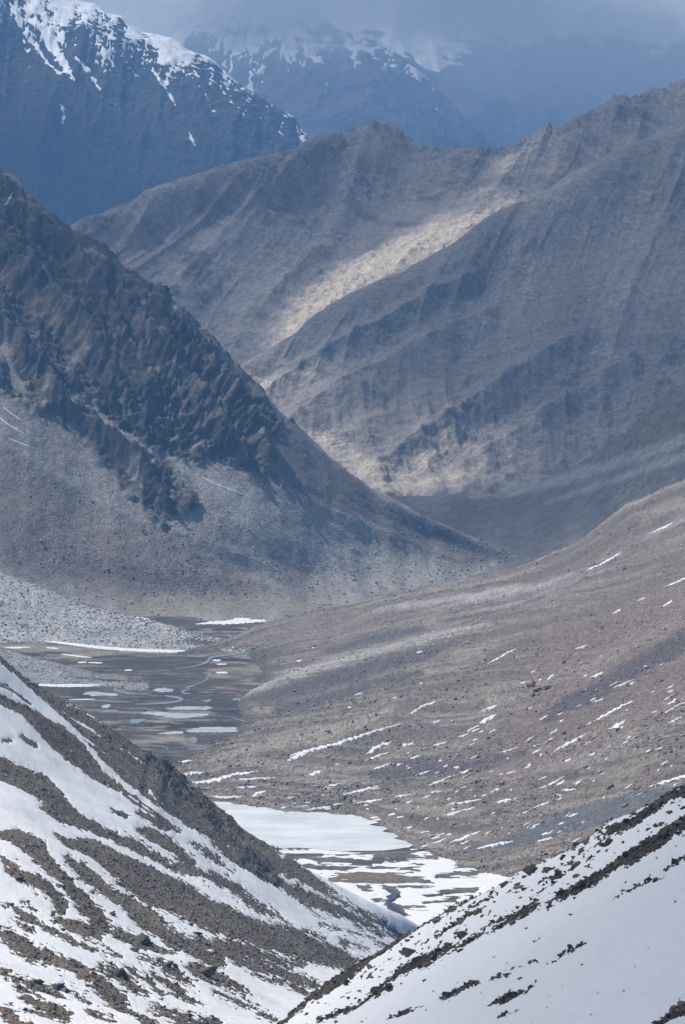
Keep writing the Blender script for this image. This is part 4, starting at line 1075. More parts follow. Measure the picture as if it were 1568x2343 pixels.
streams = [
    (RB((505, 878, 4), (540, 885, 16), (530, 898, 16), (570, 910, 14), (610, 917, 8), (680, 922, 4), (740, 928, 4)), 'winding stream bend at the upper left of the marsh'),
    (RB((890, 878, 8), (855, 888, 14), (865, 897, 10), (835, 905, 12), (850, 915, 10), (880, 918, 4)), 's shaped channel at the top middle of the marsh'),
    (RB((755, 925, 10), (820, 935, 16), (830, 945, 14), (790, 955, 14), (700, 962, 8), (620, 964, 6)), 'wide grey channel loop in the middle of the marsh'),
    (RB((320, 945, 5), (430, 946, 8), (520, 953, 8), (600, 957, 4)), 'straight grey channel on the left side of the marsh'),
    (RB((1140, 722, 10), (1085, 735, 8), (1000, 745, 10), (965, 752, 14), (945, 772, 14), (900, 788, 8), (840, 798, 6), (800, 802, 3)), 'stream leading down from the far valley past the boulder fan tip'),
    (RB((925, 818, 3), (965, 826, 10), (950, 842, 8), (940, 856, 8), (910, 868, 6), (890, 878, 5)), 'stream piece linking the upper stream to the marsh'),
    (RB((1060, 1024, 3), (1100, 1036, 8), (1160, 1048, 6), (1200, 1056, 5)), 'narrow channel running to the pond at the hillside foot'),
    (RB((1230, 1026, 3), (1280, 1036, 10), (1310, 1042, 4)), 'short pale channel against the hillside, right end of the marsh'),
    (RB((380, 985, 3), (430, 990, 6), (465, 998, 3)), 'short channel near the left rim of the marsh'),
    (RB((540, 985, 2), (640, 982, 5), (700, 992, 5), (750, 1000, 3)), 'thin channel feeding the broad ice pond'),
    (RB((600, 905, 2), (700, 875, 3), (800, 882, 4), (850, 880, 3)), 'thin arc of water along the upper rim of the marsh'),
    (RB((690, 1028, 3), (760, 1030, 5), (850, 1034, 2)), 'thin channel just below the broad ice pond'),
    (RB((1100, 980, 2), (1070, 988, 4), (1030, 990, 2)), 'tiny channel at the right of the white ice ponds'),
    (RB((860, 1170, 8), (920, 1168, 10), (960, 1160, 4)), 'grey channel leaving the lower end of the marsh'),
    (RB((690, 1150, 3), (760, 1160, 5), (770, 1175, 3)), 'thin broken channel at the lower left of the marsh'),
]
for pts, lab in streams:
    flat_sheet('stream', ribbon([(a_, b_, w_ * 0.55) for a_, b_, w_ in pts]), 0.10, water, lab, 'stream', None, 'channels of the marsh')
meltwater = flat_sheet('stream', ribbon([(884, 2034, 4), (906, 2046, 7), (888, 2062, 4), (905, 2076, 5), (925, 2090, 3)]), 0.3, water_mat('dark_water', (0.05, 0.06, 0.07), 0.2), 'dark meltwater stream winding through the snow field', 'stream', None, None)

pv, pf, off = [], [], 0
rp = random.Random(12)
for _ in range(46):
    y = rp.uniform(1574, 1735)
    x = rp.uniform(170 + max(0, y - 1600) * 1.1, 600 - max(0, y - 1660) * 1.6)
    l, w = rp.uniform(4, 26), rp.uniform(0.5, 1.3)
    out = ribbon([(x - l, y + rp.uniform(-1.5, 1.5), 0.3), (x - l * 0.4, y + rp.uniform(-2, 2), w), (x + l * 0.3, y + rp.uniform(-2, 2), w * rp.uniform(0.5, 1.2)), (x + l, y + rp.uniform(-1.5, 1.5), 0.3)], 3)
    W = at(out[:, 0], out[:, 1], None, 0.07)
    n = len(W) // 2
    pv.append(W)
    pf += [[off + a_, off + a_ + 1, off + 2 * n - 2 - a_, off + 2 * n - 1 - a_] for a_ in range(n - 1)]
    off += len(W)
link('puddles', make_mesh('puddles', np.concatenate(pv), np.array(pf), water, smooth=False), 'thin slivers of grey water and ice scattered over the marsh', 'puddles', kind='stuff')

# ================================================================== single snow patches
patch_snow = snow_mat('patch_snow', 3, bump=0.2, dirt=0.25)


def snow_patch(L, pts, label, group, lift=0.45, seed=0.0, rag=0.35, thin=1.0):
    """a drift lying along a traced line on a landform: (x, y, half width) in frame units"""
    q = np.array(pts, float)
    q[:, 2] *= thin
    ln_ = np.hypot(*np.diff(q[:, :2], axis=0).T).sum()
    n = max(7, int(ln_ / 2.2))
    k = np.concatenate([[0], np.cumsum(np.hypot(*np.diff(q[:, :2], axis=0).T))])
    t = np.linspace(0, k[-1], n)
    c = hermite(k, q, t)
    d = np.gradient(c[:, :2], axis=0)
    nn = np.stack([-d[:, 1], d[:, 0]], -1) / (np.linalg.norm(d, axis=1, keepdims=True) + 1e-9)
    end = np.clip(np.minimum(t, t[-1] - t) / (0.22 * t[-1] + 1e-6), 0, 1) ** 0.6
    z = np.zeros(n)
    rows_ = []
    prof = [-1.25, -0.8, -0.3, 0.3, 0.8, 1.25]
    hh = [-0.6, 0.5, 1.0, 1.0, 0.5, -0.6]
    for a, h in zip(prof, hh):
        w = c[:, 2] * (0.15 + 0.85 * end) * (1 + rag * 2 * perlin(t / 6.0, z + a * 1.3 + seed * 3.1, z + seed))
        xy = c[:, :2] + nn * (a * w)[:, None] + (nn * (c[:, 2] * rag * perlin(t / 9.0, z + seed, z + 3.3))[:, None])
        r = []
        for i in range(n):
            loc, no = hit(L, xy[i, 0], xy[i, 1])
            if loc is None:
                return None
            r.append(loc + np.array([0, 0, 1.0]) * lift * h * (0.35 + 0.65 * end[i]) + no * 0.05)
        rows_.append(r)
    V = np.array(rows_)
    c0 = V.reshape(-1, 3).mean(0)
    me = make_mesh('snow_patch', V - c0, quads(*V.shape[:2]), patch_snow)
    return link('snow_patch', me, label, 'snow patch', group=group, loc=c0)


hill_patches = [
    ([(655, 1732, 3), (700, 1719, 3.5), (784, 1697, 3.5), (850, 1676, 3), (924, 1654, 2)], 'longest thin snow strip on the hillside, above the frozen lake'),
    ([(658, 1740, 3), (680, 1731, 5), (702, 1722, 3)], 'small hooked snow patch under the left end of the longest strip'),
    ([(838, 1727, 3), (860, 1712, 5), (897, 1696, 2)], 'forked snow patch below the longest thin strip'),
    ([(836, 1741, 2), (862, 1730, 2.5), (890, 1722, 2)], 'short low snow streak just under the forked patch'),
    ([(937, 1635, 3), (965, 1618, 3.5), (997, 1603, 2.5)], 'bright slanting snow patch standing alone in mid hillside'),
    ([(1100, 1628, 2.5), (1118, 1621, 4), (1139, 1613, 2)], 'upper of two blunt snow patches side by side in mid hillside'),
    ([(1097, 1655, 3), (1115, 1645, 5), (1138, 1635, 2.5)], 'lower of two blunt snow patches in mid hillside'),
    ([(1070, 1673, 2), (1082, 1667, 2.5), (1099, 1660, 2)], 'small streak trailing below the blunt snow patches'),
    ([(1048, 1687, 1.5), (1072, 1679, 2)], 'tiny lowest streak of the chain below the blunt patches'),
    ([(1358, 1652, 2.5), (1400, 1628, 3), (1448, 1603, 2)], 'long slanting snow streak high on the right of the hillside'),
    ([(1392, 1669, 3), (1412, 1660, 4), (1434, 1647, 2.5)], 'wedge of snow just under the long slanting streak'),
    ([(1267, 1720, 2.5), (1300, 1702, 3.5), (1350, 1675, 2.5)], 'long snow streak below the wedge, right hillside'),
    ([(1115, 1520, 1.5), (1150, 1500, 2), (1184, 1482, 2)], 'thin streak in the upper middle of the hillside'),
    ([(1313, 1487, 1.5), (1330, 1481, 2.5), (1346, 1475, 1.5)], 'small bright dash near the upper purple band'),
    ([(1350, 1551, 1.5), (1366, 1545, 2.5), (1381, 1537, 1.5)], 'small dash below the purple band'),
    ([(1252, 1555, 2), (1268, 1543, 2)], 'stubby patch left of the orange outcrop'),
    ([(1340, 1306, 1.5), (1380, 1288, 2.2), (1424, 1262, 1.5)], 'thin snow line near the crest of the hillside'),
    ([(1486, 1221, 1), (1515, 1208, 1.8), (1549, 1191, 1)], 'faint topmost snow line under the hillside crest'),
    ([(1398, 1407, 1.5), (1422, 1393, 2)], 'short dash on the upper right hillside above the purple band'),
    ([(1459, 1375, 1.5), (1477, 1367, 1.8)], 'tiny dash near the right edge below the crest'),
    ([(1518, 1344, 1.2), (1545, 1333, 2), (1580, 1318, 1.5)], 'thin streak touching the right edge, upper hillside'),
    ([(1516, 1388, 2), (1538, 1373, 2.5)], 'small notched patch near the right edge'),
    ([(1528, 1611, 2), (1550, 1600, 4)], 'blunt patch near the right edge, middle height'),
    ([(1405, 1573, 1.5), (1432, 1563, 1.5), (1456, 1553, 1.2)], 'dotted streak on the right of the purple band'),
    ([(1520, 1632, 1.5), (1545, 1618, 2), (1570, 1606, 1.5)], 'thin streak by the right edge under the blunt patch'),
    ([(1530, 1655, 1.5), (1560, 1640, 2)], 'short streak at the right edge above the slate scree'),
    ([(385, 1748, 2), (410, 1744, 3), (442, 1739, 2)], 'small drift where the hillside meets the marsh, beside the near crag'),
    ([(408, 1773, 2), (440, 1769, 3.5), (472, 1767, 2)], 'drift peeping out behind the near crag'),
    ([(425, 1792, 2.5), (480, 1786, 3.5), (530, 1774, 4), (592, 1764, 1.5)], 'long curved drift on the low apron above the frozen lake'),
    ([(475, 1823, 2), (520, 1824, 3), (560, 1822, 2)], 'flat drift along the upper shore of the frozen lake'),
    ([(572, 1824, 2), (592, 1815, 4), (612, 1809, 2)], 'ragged patch above the upper lake shore'),
    ([(700, 1853, 2), (740, 1848, 2.5), (785, 1838, 2)], 'thin streak along the upper right lake shore'),
    ([(708, 1772, 2), (722, 1768, 4), (738, 1763, 2)], 'small round patch in the middle of the low apron'),
    ([(530, 1785, 1.5), (570, 1783, 2.2), (632, 1779, 1.5)], 'thin level streak right of the curved drift'),
    ([(540, 1802, 1.5), (570, 1801, 2.5), (595, 1798, 1.5)], 'short level streak below the thin one on the apron'),
    ([(784, 1818, 2), (825, 1809, 2.8), (866, 1797, 2)], 'slanting streak above the right end of the lake'),
    ([(808, 1839, 1.5), (840, 1834, 2.5), (876, 1828, 1.5)], 'level streak near the right lake shore'),
    ([(742, 1802, 1.5), (760, 1797, 2.5), (779, 1793, 1.5)], 'short patch left of the slanting streak above the lake'),
    ([(904, 1824, 1.5), (922, 1821, 2.5), (940, 1818, 1.5)], 'short bright dash in the lower middle hillside'),
    ([(1024, 1841, 1.5), (1060, 1836, 2), (1104, 1828, 2)], 'long thin streak in the lower middle hillside'),
    ([(1012, 1866, 1.5), (1050, 1857, 2), (1086, 1847, 1.5)], 'second thin streak under the long one in the lower hillside'),
    ([(1044, 1774, 1.5), (1062, 1766, 3), (1080, 1759, 2)], 'bright short patch right of the dark purple band'),
    ([(978, 1799, 1.5), (1005, 1788, 2.5), (1034, 1775, 2)], 'patch linked below the bright one by the purple band'),
    ([(1184, 1866, 1.2), (1220, 1850, 1.6), (1256, 1834, 1.2)], 'thin line along the upper rim of the slate scree'),
    ([(1028, 1929, 2), (1060, 1917, 3), (1100, 1902, 2)], 'thick streak just above the snow field'),
    ([(948, 1944, 1.5), (985, 1932, 2.2), (1024, 1918, 2)], 'streak beside the right tip of the frozen lake'),
    ([(1484, 1801, 3), (1530, 1787, 3.5), (1590, 1768, 3)], 'broad strip at the right edge above the near crest'),
    ([(1234, 1806, 1.5), (1262, 1792, 2), (1290, 1777, 1.5)], 'slanting streak above the slate scree'),
    ([(1137, 1836, 2), (1153, 1832, 3.5), (1171, 1828, 2)], 'small flecked patch left of the slate scree'),
    ([(854, 1761, 1.5), (875, 1753, 2.5), (896, 1745, 1.5)], 'streak left of the dark purple band'),
    ([(950, 1774, 1.5), (968, 1769, 2), (986, 1764, 1.5)], 'short dash lying on the dark purple band'),
    ([(912, 1705, 1.5), (930, 1703, 3), (950, 1700, 1.5)], 'small level patch right of the forked patch'),
    ([(1000, 1705, 1.5), (1024, 1697, 2)], 'small dash in mid hillside below the alone standing patch'),
    ([(990, 1654, 1.5), (1010, 1648, 2.5)], 'stub of snow below the bright alone standing patch'),
    ([(1144, 1722, 1.2), (1165, 1716, 2), (1186, 1710, 1.2)], 'short streak right of mid hillside above the purple band'),
    ([(1285, 1808, 1.5), (1320, 1806, 2)], 'small streak at the upper rim of the slate scree'),
    ([(1090, 1942, 2), (1130, 1933, 4), (1175, 1925, 2)], 'broad patch on gravel above the right end of the snow field'),
    ([(1230, 1925, 1.5), (1262, 1918, 2.5)], 'small patch just above the near right crest'),
]
k = 0
for pts, lab in hill_patches:
    k += 1
    snow_patch(RIGHT, pts, lab, 'snow patches on the stony hillside', 0.4, k * 1.7, 0.8, 0.7)
rr = random.Random(3)
spots = []
while len(spots) < 190:
    x, y = rr.uniform(560, 1568), rr.uniform(1480, 1940)
    if y < 1800 - (x - 560) * 0.34 + 40 and rr.random() < 0.86:
        continue
    ql = at(x, y)
    spots.append((x, y))
flecks = []
for x, y in spots:
    l, sl = rr.uniform(4, 22), rr.uniform(-0.05, 0.2) + 0.42 * min(1, max(0, (x - 600) / 700))
    o = snow_patch(RIGHT, [(x - l / 2, y + sl * l / 2, 0.9), (x, y, rr.uniform(0.9, 1.6)), (x + l / 2, y - sl * l / 2, 0.9)], None, None, 0.45, rr.random() * 50, 0.5)
    if o:
        flecks.append(o)
fv, ff, off = [], [], 0
for o in flecks:
    me = o.data
    a = np.empty(len(me.vertices) * 3)
    me.vertices.foreach_get('co', a)
    fv.append(a.reshape(-1, 3) + np.array(o.location))
    b = np.empty(len(me.loops), np.int32)
    me.loops.foreach_get('vertex_index', b)
    ff.append(b.reshape(-1, 4) + off)
    off += len(me.vertices)
    bpy.data.objects.remove(o)
    bpy.data.meshes.remove(me)
link('snow_flecks', make_mesh('snow_flecks', np.concatenate(fv), np.concatenate(ff), patch_snow), 'tiny snow flecks scattered among the stones of the lower hillside', 'snow', kind='stuff')

floor_patches = [
    ([(448, 1428, 2), (500, 1424, 4), (560, 1421, 4.5), (646, 1419, 2)], 'largest white snow patch at the head of the marsh, under the far scree'),
    ([(500, 1418, 1.5), (530, 1416, 2.5), (575, 1416, 1.5)], 'small patch fused above the largest patch at the marsh head'),
    ([(597, 1411, 1), (625, 1409, 1.5)], 'tiny patch right of the marsh head'),
    ([(158, 1601, 1), (190, 1601, 1.4), (218, 1600, 1)], 'thin white sliver at the left rim of the marsh'),
    ([(486, 1511, 1.2), (506, 1511, 1.8)], 'tiny patch beside the upper stream'),
    ([(494, 1539, 1.5), (522, 1539, 2)], 'small bright patch below the upper stream'),
    ([(496, 1520, 1), (520, 1520, 1.2)], 'thin dash beside the upper stream'),
    ([(178, 1516, 1), (200, 1515, 1.4)], 'short dash on the dark flat below the boulder fan'),
    ([(202, 1516, 1), (236, 1517, 1.2)], 'longer dash on the dark flat below the boulder fan'),
    ([(285, 1534, 1), (303, 1533, 1.4)], 'small dash in front of the blue grey fan tip'),
    ([(140, 1497, 0.9), (175, 1501, 1.2), (210, 1505, 0.9)], 'thin line on the sand under the boulder fan'),
    ([(105, 1482, 1), (135, 1484, 1.4)], 'short strip on the sand near the left edge'),
    ([(12, 1482, 1), (40, 1482, 1.8), (70, 1481, 1)], 'strip on the sand at the left edge above the blue grey fan'),
    ([(650, 1632, 1.5), (670, 1628, 2.4), (690, 1625, 1.5)], 'small patch where the stony hillside touches the marsh'),
    ([(605, 1697, 1.2), (630, 1688, 1.6), (655, 1679, 1.2)], 'thin streak at the foot of the hillside beside the marsh'),
    ([(285, 1410, 1), (315, 1413, 1.4), (345, 1418, 1)], 'thin line behind the crest of the pale boulder fan'),
]
for pts, lab in floor_patches:
    k += 1
    if snow_patch(FLOOR, pts, lab, 'snow patches on the valley floor', 0.6, k * 1.7, 0.25) is None:
        pass
snow_patch(FLOOR, [(90, 1466, 1), (160, 1474, 2), (250, 1484, 2.4), (340, 1489, 2.6), (420, 1491, 2.6), (492, 1490, 1.5)], 'long white snow rim along the foot of the pale boulder fan', 'snow patches on the valley floor', 1.5, 9.1, 0.2)
snow_patch(FLOOR, [(70, 1567, 1.5), (130, 1569, 2.4), (190, 1569, 2.4), (246, 1568, 1.2)], 'white snow rim along the foot of the blue grey scree fan', 'snow patches on the valley floor', 1.2, 4.1, 0.2)
for pts, lab in [
    ([(460, 1092, 0.9), (500, 1110, 1.5), (540, 1126, 1.4), (580, 1141, 0.8)], 'white snow line at the scree top under the dark crags'),
    ([(-10, 948, 1), (20, 972, 1.5), (56, 992, 1)], 'lower of two thin snow lines at the left edge of the craggy mountain'),
    ([(8, 932, 0.8), (28, 948, 1.2), (50, 962, 0.8)], 'upper of two thin snow lines at the left edge of the craggy mountain'),
    ([(18, 1003, 0.8), (45, 1014, 1.2), (76, 1025, 0.8)], 'faint third snow line on the scree at the left edge'),
    ([(10, 470, 1.5), (20, 458, 2.4), (30, 437, 1)], 'small snow gully high on the dark craggy mountain')]:
    k += 1
    snow_patch(LEFT, pts, lab, 'snow lines on the craggy mountain', 1.0, k * 1.3, 0.3)

# ================================================================== stones
OCT = np.array([[1, 0, 0], [-1, 0, 0], [0, 1, 0], [0, -1, 0], [0, 0, 1], [0, 0, -1]], float)
OCF = np.array([[0, 2, 4], [2, 1, 4], [1, 3, 4], [3, 0, 4], [2, 0, 5], [1, 2, 5], [3, 1, 5], [0, 3, 5]])


def rotations(n):
    a = rng.normal(size=(n, 4))
    a /= np.linalg.norm(a, axis=1, keepdims=True)
    w, x, y, z = a.T
    return np.stack([np.stack([1 - 2 * (y * y + z * z), 2 * (x * y - z * w), 2 * (x * z + y * w)], -1),
                     np.stack([2 * (x * y + z * w), 1 - 2 * (x * x + z * z), 2 * (y * z - x * w)], -1),
                     np.stack([2 * (x * z - y * w), 2 * (y * z + x * w), 1 - 2 * (x * x + y * y)], -1)], 1)


def scatter(name, L, weight, n, smin, smax, power, tones, mat, label, sink=0.2):
    w = weight[L['nb']:].ravel().clip(0)
    idx = rng.choice(len(w), n, p=w / w.sum())
    base = L['P'][L['nb']:].reshape(-1, 3)[idx]
    nx = L['P'][L['nb']:].reshape(-1, 3)[np.minimum(idx + 1, len(w) - 1)]
    base = base + (nx - base).clip(-5, 5) * rng.random((n, 1))
    size = smin * (smax / smin) ** (rng.random(n) ** power)
    V = OCT[None] * (1 + 0.35 * rng.normal(size=(n, 6, 1)).clip(-1.5, 1.5)) + 0.22 * rng.normal(size=(n, 6, 3))
    V = V * (0.65 + 0.7 * rng.random((n, 1, 3)))
    V = np.einsum('nij,nkj->nki', rotations(n), V)
    V[..., 2] *= 0.75
    V = V * size[:, None, None] * 0.62 + base[:, None] + np.array([0, 0, 1.0]) * (size * (0.35 - sink))[:, None, None]
    F = (OCF[None] + 6 * np.arange(n)[:, None, None]).reshape(-1, 3)
    t = np.array(tones)[rng.integers(0, len(tones), n)] * (0.75 + 0.5 * rng.random((n, 1)))
    me = make_mesh(name, V.reshape(-1, 3), F, mat, np.repeat(t, 6, 0), smooth=False)
    return link(name, me, label, 'stones', kind='stuff')


stone = rock_mat('loose_stone', 0.25, 0.5)
BR = [(0.175, 0.15, 0.122), (0.135, 0.115, 0.096), (0.215, 0.188, 0.158), (0.175, 0.132, 0.095), (0.095, 0.083, 0.072), (0.25, 0.225, 0.195)]
WARM = [(0.27, 0.24, 0.21), (0.22, 0.185, 0.16), (0.34, 0.315, 0.285), (0.28, 0.2, 0.16), (0.14, 0.13, 0.13), (0.42, 0.4, 0.37)]
PALE = [(0.38, 0.37, 0.36), (0.46, 0.45, 0.43), (0.3, 0.295, 0.29), (0.52, 0.51, 0.49), (0.2, 0.2, 0.2)]
DARK = [(0.09, 0.078, 0.064), (0.14, 0.115, 0.09), (0.06, 0.054, 0.048), (0.18, 0.145, 0.115)]
scatter('rubble', NEARL, NEARL['rub'] + 0.004, 20000, 0.35, 1.7, 2.8, BR, stone, 'brown rubble covering the bare stripes of the near left slope')
scatter('rubble', NEARR, rk + 0.002, 8000, 0.22, 1.15, 2.0, DARK, stone, 'small dark stones poking through the snow of the near right slope')
hy = RIGHT['py']
patchy = sstep(-0.1, 0.45, fbm(RIGHT['P'], 45, 4, 0.6, 44)) * 0.9 + 0.1
scatter('rubble', RIGHT, RIGHT['rocky'] * patchy * (0.4 + 0.6 * sstep(1450, 1800, hy)) + 0.01, 9000, 0.7, 3.0, 2.4, WARM, stone, 'countless small boulders strewn over the stony hillside')
scatter('rubble', FAN, np.ones(FAN['P'].shape[:2]), 5000, 1.0, 2.8, 1.8, PALE, stone, 'pale boulders packed on the fan beside the marsh')
scatter('rubble', FAN2, np.ones(FAN2['P'].shape[:2]), 1500, 0.8, 2.0, 1.8, [(0.25, 0.25, 0.25), (0.32, 0.32, 0.315), (0.2, 0.2, 0.2)], stone, 'blue grey blocks on the smaller scree fan')
scatter('rubble', LEFT, sstep(1150, 1300, LEFT['py']) * 0.7 + 0.3 * sstep(900, 1100, LEFT['py']) + 0.0, 3500, 0.9, 3.2, 2.6, [(0.22, 0.2, 0.19), (0.3, 0.28, 0.27), (0.38, 0.36, 0.35), (0.12, 0.11, 0.105)], stone, 'boulders dotted over the scree of the craggy mountain')


def ico():
    t = (1 + 5 ** 0.5) / 2
    v = [(-1, t, 0), (1, t, 0), (-1, -t, 0), (1, -t, 0), (0, -1, t), (0, 1, t), (0, -1, -t), (0, 1, -t), (t, 0, -1), (t, 0, 1), (-t, 0, -1), (-t, 0, 1)]
    f = [(0, 11, 5), (0, 5, 1), (0, 1, 7), (0, 7, 10), (0, 10, 11), (1, 5, 9), (5, 11, 4), (11, 10, 2), (10, 7, 6), (7, 1, 8), (3, 9, 4), (3, 4, 2), (3, 2, 6), (3, 6, 8), (3, 8, 9), (4, 9, 5), (2, 4, 11), (6, 2, 10), (8, 6, 7), (9, 8, 1)]
    v = [np.array(a) / np.linalg.norm(a) for a in v]
    for _ in range(2):
        nf, cache = [], {}

        def mid(a, b):
            kk = (min(a, b), max(a, b))
            if kk not in cache:
                mm = v[a] + v[b]
                v.append(mm / np.linalg.norm(mm))
                cache[kk] = len(v) - 1
            return cache[kk]
        for a, b, c in f:
            ab, bc, ca = mid(a, b), mid(b, c), mid(c, a)
            nf += [(a, ab, ca), (b, bc, ab), (c, ca, bc), (ab, bc, ca)]
        f = nf
    return np.array(v), np.array(f)


ICO_V, ICO_F = ico()


def block_shape(seed, cuts=11, rough=0.08):
    r = np.random.default_rng(seed)
    v = ICO_V.copy()
    for _ in range(cuts):
        n = r.normal(size=3)
        n /= np.linalg.norm(n)
        d = r.uniform(0.42, 0.78)
        over = np.maximum(0, v @ n - d)
        v = v - over[:, None] * n
    v *= (1 + rough * fbm(v, 0.5, 3, 0.6, seed))[:, None]
    return v


boulder_mat = rock_mat('boulder_stone', 0.18, 0.5)
crag_mat = rock_mat('outcrop_stone', 0.5, 0.7)


def block(name, L, px, py, r, stretch, rot, tone, mat, label, cat, group=None, seed=1, sink=0.25, cuts=11, rough=0.08):
    loc, no = hit(L, px, py)
    if loc is None:
        return
    Y = loc[1]
    rad = 1.45 * r * Y / FOCAL
    if name == 'rock_outcrop':
        stretch = (min(stretch[0], 1.3), 1.25, max(stretch[2], 0.6))
    v = block_shape(seed, cuts, rough) * np.array(stretch) * rad
    c, s_ = math.cos(rot), math.sin(rot)          # tilt in the picture plane direction, then lie on the slope
    v = v @ np.array([[c, 0, -s_], [0, 1, 0], [s_, 0, c]]).T
    v[:, 2] += rad * (stretch[2] * (1 - 2 * sink)) * 0.7
    t = np.array(tone) * (1 + 0.25 * fbm(v / rad, 0.8, 3, 0.6, seed + 3))[:, None]
    me = make_mesh(name, v, ICO_F, mat, t, smooth=False)
    return link(name, me, label, cat, group=group, loc=loc)


G = 'boulders on the near right snow slope'
named = [
    (310, 945, 30, (1.1, 1, .8), (0.11, 0.09, 0.075), 'large dark angular boulder standing alone on the lower left snow of the near right slope'),
    (283, 935, 17, (1.2, 1, .5), (0.2, 0.14, 0.1), 'flat reddish slab leaning on the left of the large dark angular boulder'),
    (432, 795, 18, (1, 1, .8), (0.17, 0.145, 0.115), 'pale brown leaning boulder just under the slope crest'),
    (1075, 535, 18, (1.1, 1, .9), (0.13, 0.115, 0.09), 'rounded brown boulder alone on clean snow between the two upper stone bands'),
    (1071, 590, 15, (1.2, 1, .8), (0.22, 0.17, 0.13), 'tan boulder at the top edge of the long dark stone band'),
    (1218, 437, 21, (.9, 1, 1.1), (0.085, 0.072, 0.058), 'tall dark boulder in the snow above the long dark stone band'),
    (737, 635, 20, (1, 1, 1.1), (0.09, 0.082, 0.066), 'dark pointed boulder near the middle of the crest'),
    (808, 638, 17, (1.2, 1, .6), (0.24, 0.2, 0.16), 'pale slab tilted right of the dark pointed boulder'),
    (862, 572, 26, (1.1, 1, .9), (0.1, 0.08, 0.06), 'big dark crest boulder in the middle of the slope edge'),
    (1342, 465, 17, (1, 1, .9), (0.17, 0.135, 0.1), 'brown boulder on top of the long dark stone band'),
    (1455, 352, 17, (1.2, 1, .9), (0.15, 0.125, 0.1), 'brown block by the right edge above the long dark stone band'),
    (1500, 300, 11, (.8, 1, 1.2), (0.13, 0.1, 0.08), 'small upright stone alone on snow near the right edge'),
    (1010, 660, 22, (1.2, 1, .8), (0.12, 0.1, 0.07), 'broad boulder at the lower end of the long dark stone band'),
    (158, 1113, 20, (1.1, 1, 1), (0.07, 0.06, 0.05), 'black boulder at the lower left end of the near slope'),
    (560, 862, 24, (1.3, 1, .7), (0.08, 0.075, 0.058), 'wide dark boulder heading a short stone row in mid slope'),
    (620, 752, 18, (1.3, 1, .8), (0.14, 0.115, 0.085), 'brown boulder cluster block on the middle stone row'),
    (400, 988, 20, (1.4, 1, .5), (0.17, 0.12, 0.09), 'low reddish slab below the lower stone row'),
    (545, 800, 15, (1.1, 1, .9), (0.19, 0.15, 0.115), 'tan stone in the upper of the middle stone rows'),
    (1402, 917, 8, (1, 1, 1), (0.07, 0.06, 0.055), 'single black stone on the open snow at the right'),
    (1142, 1221, 8, (1, 1, .9), (0.07, 0.06, 0.05), 'single black stone on the open snow near the bottom edge'),
    (642, 1115, 7, (1.4, 1, .7), (0.08, 0.07, 0.06), 'lone dark stone between two low stone rows at the bottom'),
    (420, 1113, 7, (1, 1, .9), (0.08, 0.07, 0.06), 'lone dark stone left of the low stone row at the bottom'),
]
i = 0
for x, y, r, stt, tone, lab in named:
    i += 1
    block('boulder', NEARR, 784 + .5 * x, 1715.4 + .5 * y, r * 0.5, stt, rr.uniform(-0.6, 0.3), tone, boulder_mat, lab, 'boulder', G, i)
others = [(250, 865, 16), (1120, 432, 13), (1180, 470, 11), (940, 560, 17), (990, 568, 13), (890, 715, 16), (212, 1090, 14), (45, 1050, 16), (130, 1005, 14), (462, 968, 8), (300, 880, 11), (540, 930, 14), (832, 650, 13), (762, 660, 11), (950, 722, 14),
          (1410, 583, 9), (1242, 355, 12), (1385, 300, 14), (1420, 275, 12), (1540, 262, 9), (960, 600, 10), (640, 770, 12), (700, 705, 10), (520, 850, 12), (580, 880, 12), (835, 770, 20), (780, 800, 17), (720, 815, 14), (870, 745, 16), (340, 970, 20), (300, 1000, 18), (440, 925, 16), (220, 1055, 12),
          (480, 905, 12), (80, 1110, 10), (110, 985, 12), (20, 1075, 14), (185, 930, 12), (230, 900, 10), (690, 655, 10), (660, 690, 9), (1300, 490, 17), (1260, 530, 16), (1210, 560, 15), (1150, 600, 16), (1100, 625, 15), (1050, 645, 14), (1390, 430, 18), (1440, 410, 16), (1500, 370, 16), (1540, 345, 16), (1480, 400, 12),
          (1100, 470, 9), (1060, 500, 10), (1010, 500, 11), (930, 520, 10), (1160, 410, 11), (1300, 335, 13), (1340, 350, 10), (570, 1090, 11), (530, 1115, 10), (720, 1045, 8), (770, 1105, 9), (1040, 903, 9), (1095, 885, 8), (890, 1065, 9), (830, 1110, 8), (300, 1210, 10), (1520, 1210, 22), (1560, 1180, 24), (1480, 1240, 16),
          (610, 950, 4), (700, 975, 3), (1455, 937, 5), (1410, 965, 4), (1440, 990, 4), (1345, 1015, 4), (1300, 1003, 5), (1310, 1115, 4), (1235, 1235, 7), (1210, 1195, 5), (1365, 1055, 4), (945, 990, 4), (365, 1140, 4), (270, 1080, 7), (160, 1220, 3), (1480, 590, 4), (1530, 450, 8), (1180, 650, 5), (900, 660, 9), (870, 690, 9), (750, 745, 8), (700, 770, 7), (650, 830, 9)]
def zone(x, y):
    if y > 1150 and x > 1400:
        return 'in the dark corner heap at the bottom right'
    c = np.interp(x, [0, 330, 450, 780, 1010, 1220, 1568], [1060, 815, 745, 570, 460, 330, 190])
    b = np.interp(x, [940, 1010, 1240, 1430, 1568], [725, 670, 530, 420, 330])
    if y < c + 55:
        return 'on the stone line along the crest'
    if x > 930 and abs(y - b) < 45:
        return 'on the long dark stone band'
    if y < c + 190:
        return 'in the broken rows under the crest'
    if x < 1000 and y > 1000 or (x < 500):
        return 'in the low rows of the lower snow'
    return 'on the open snow'


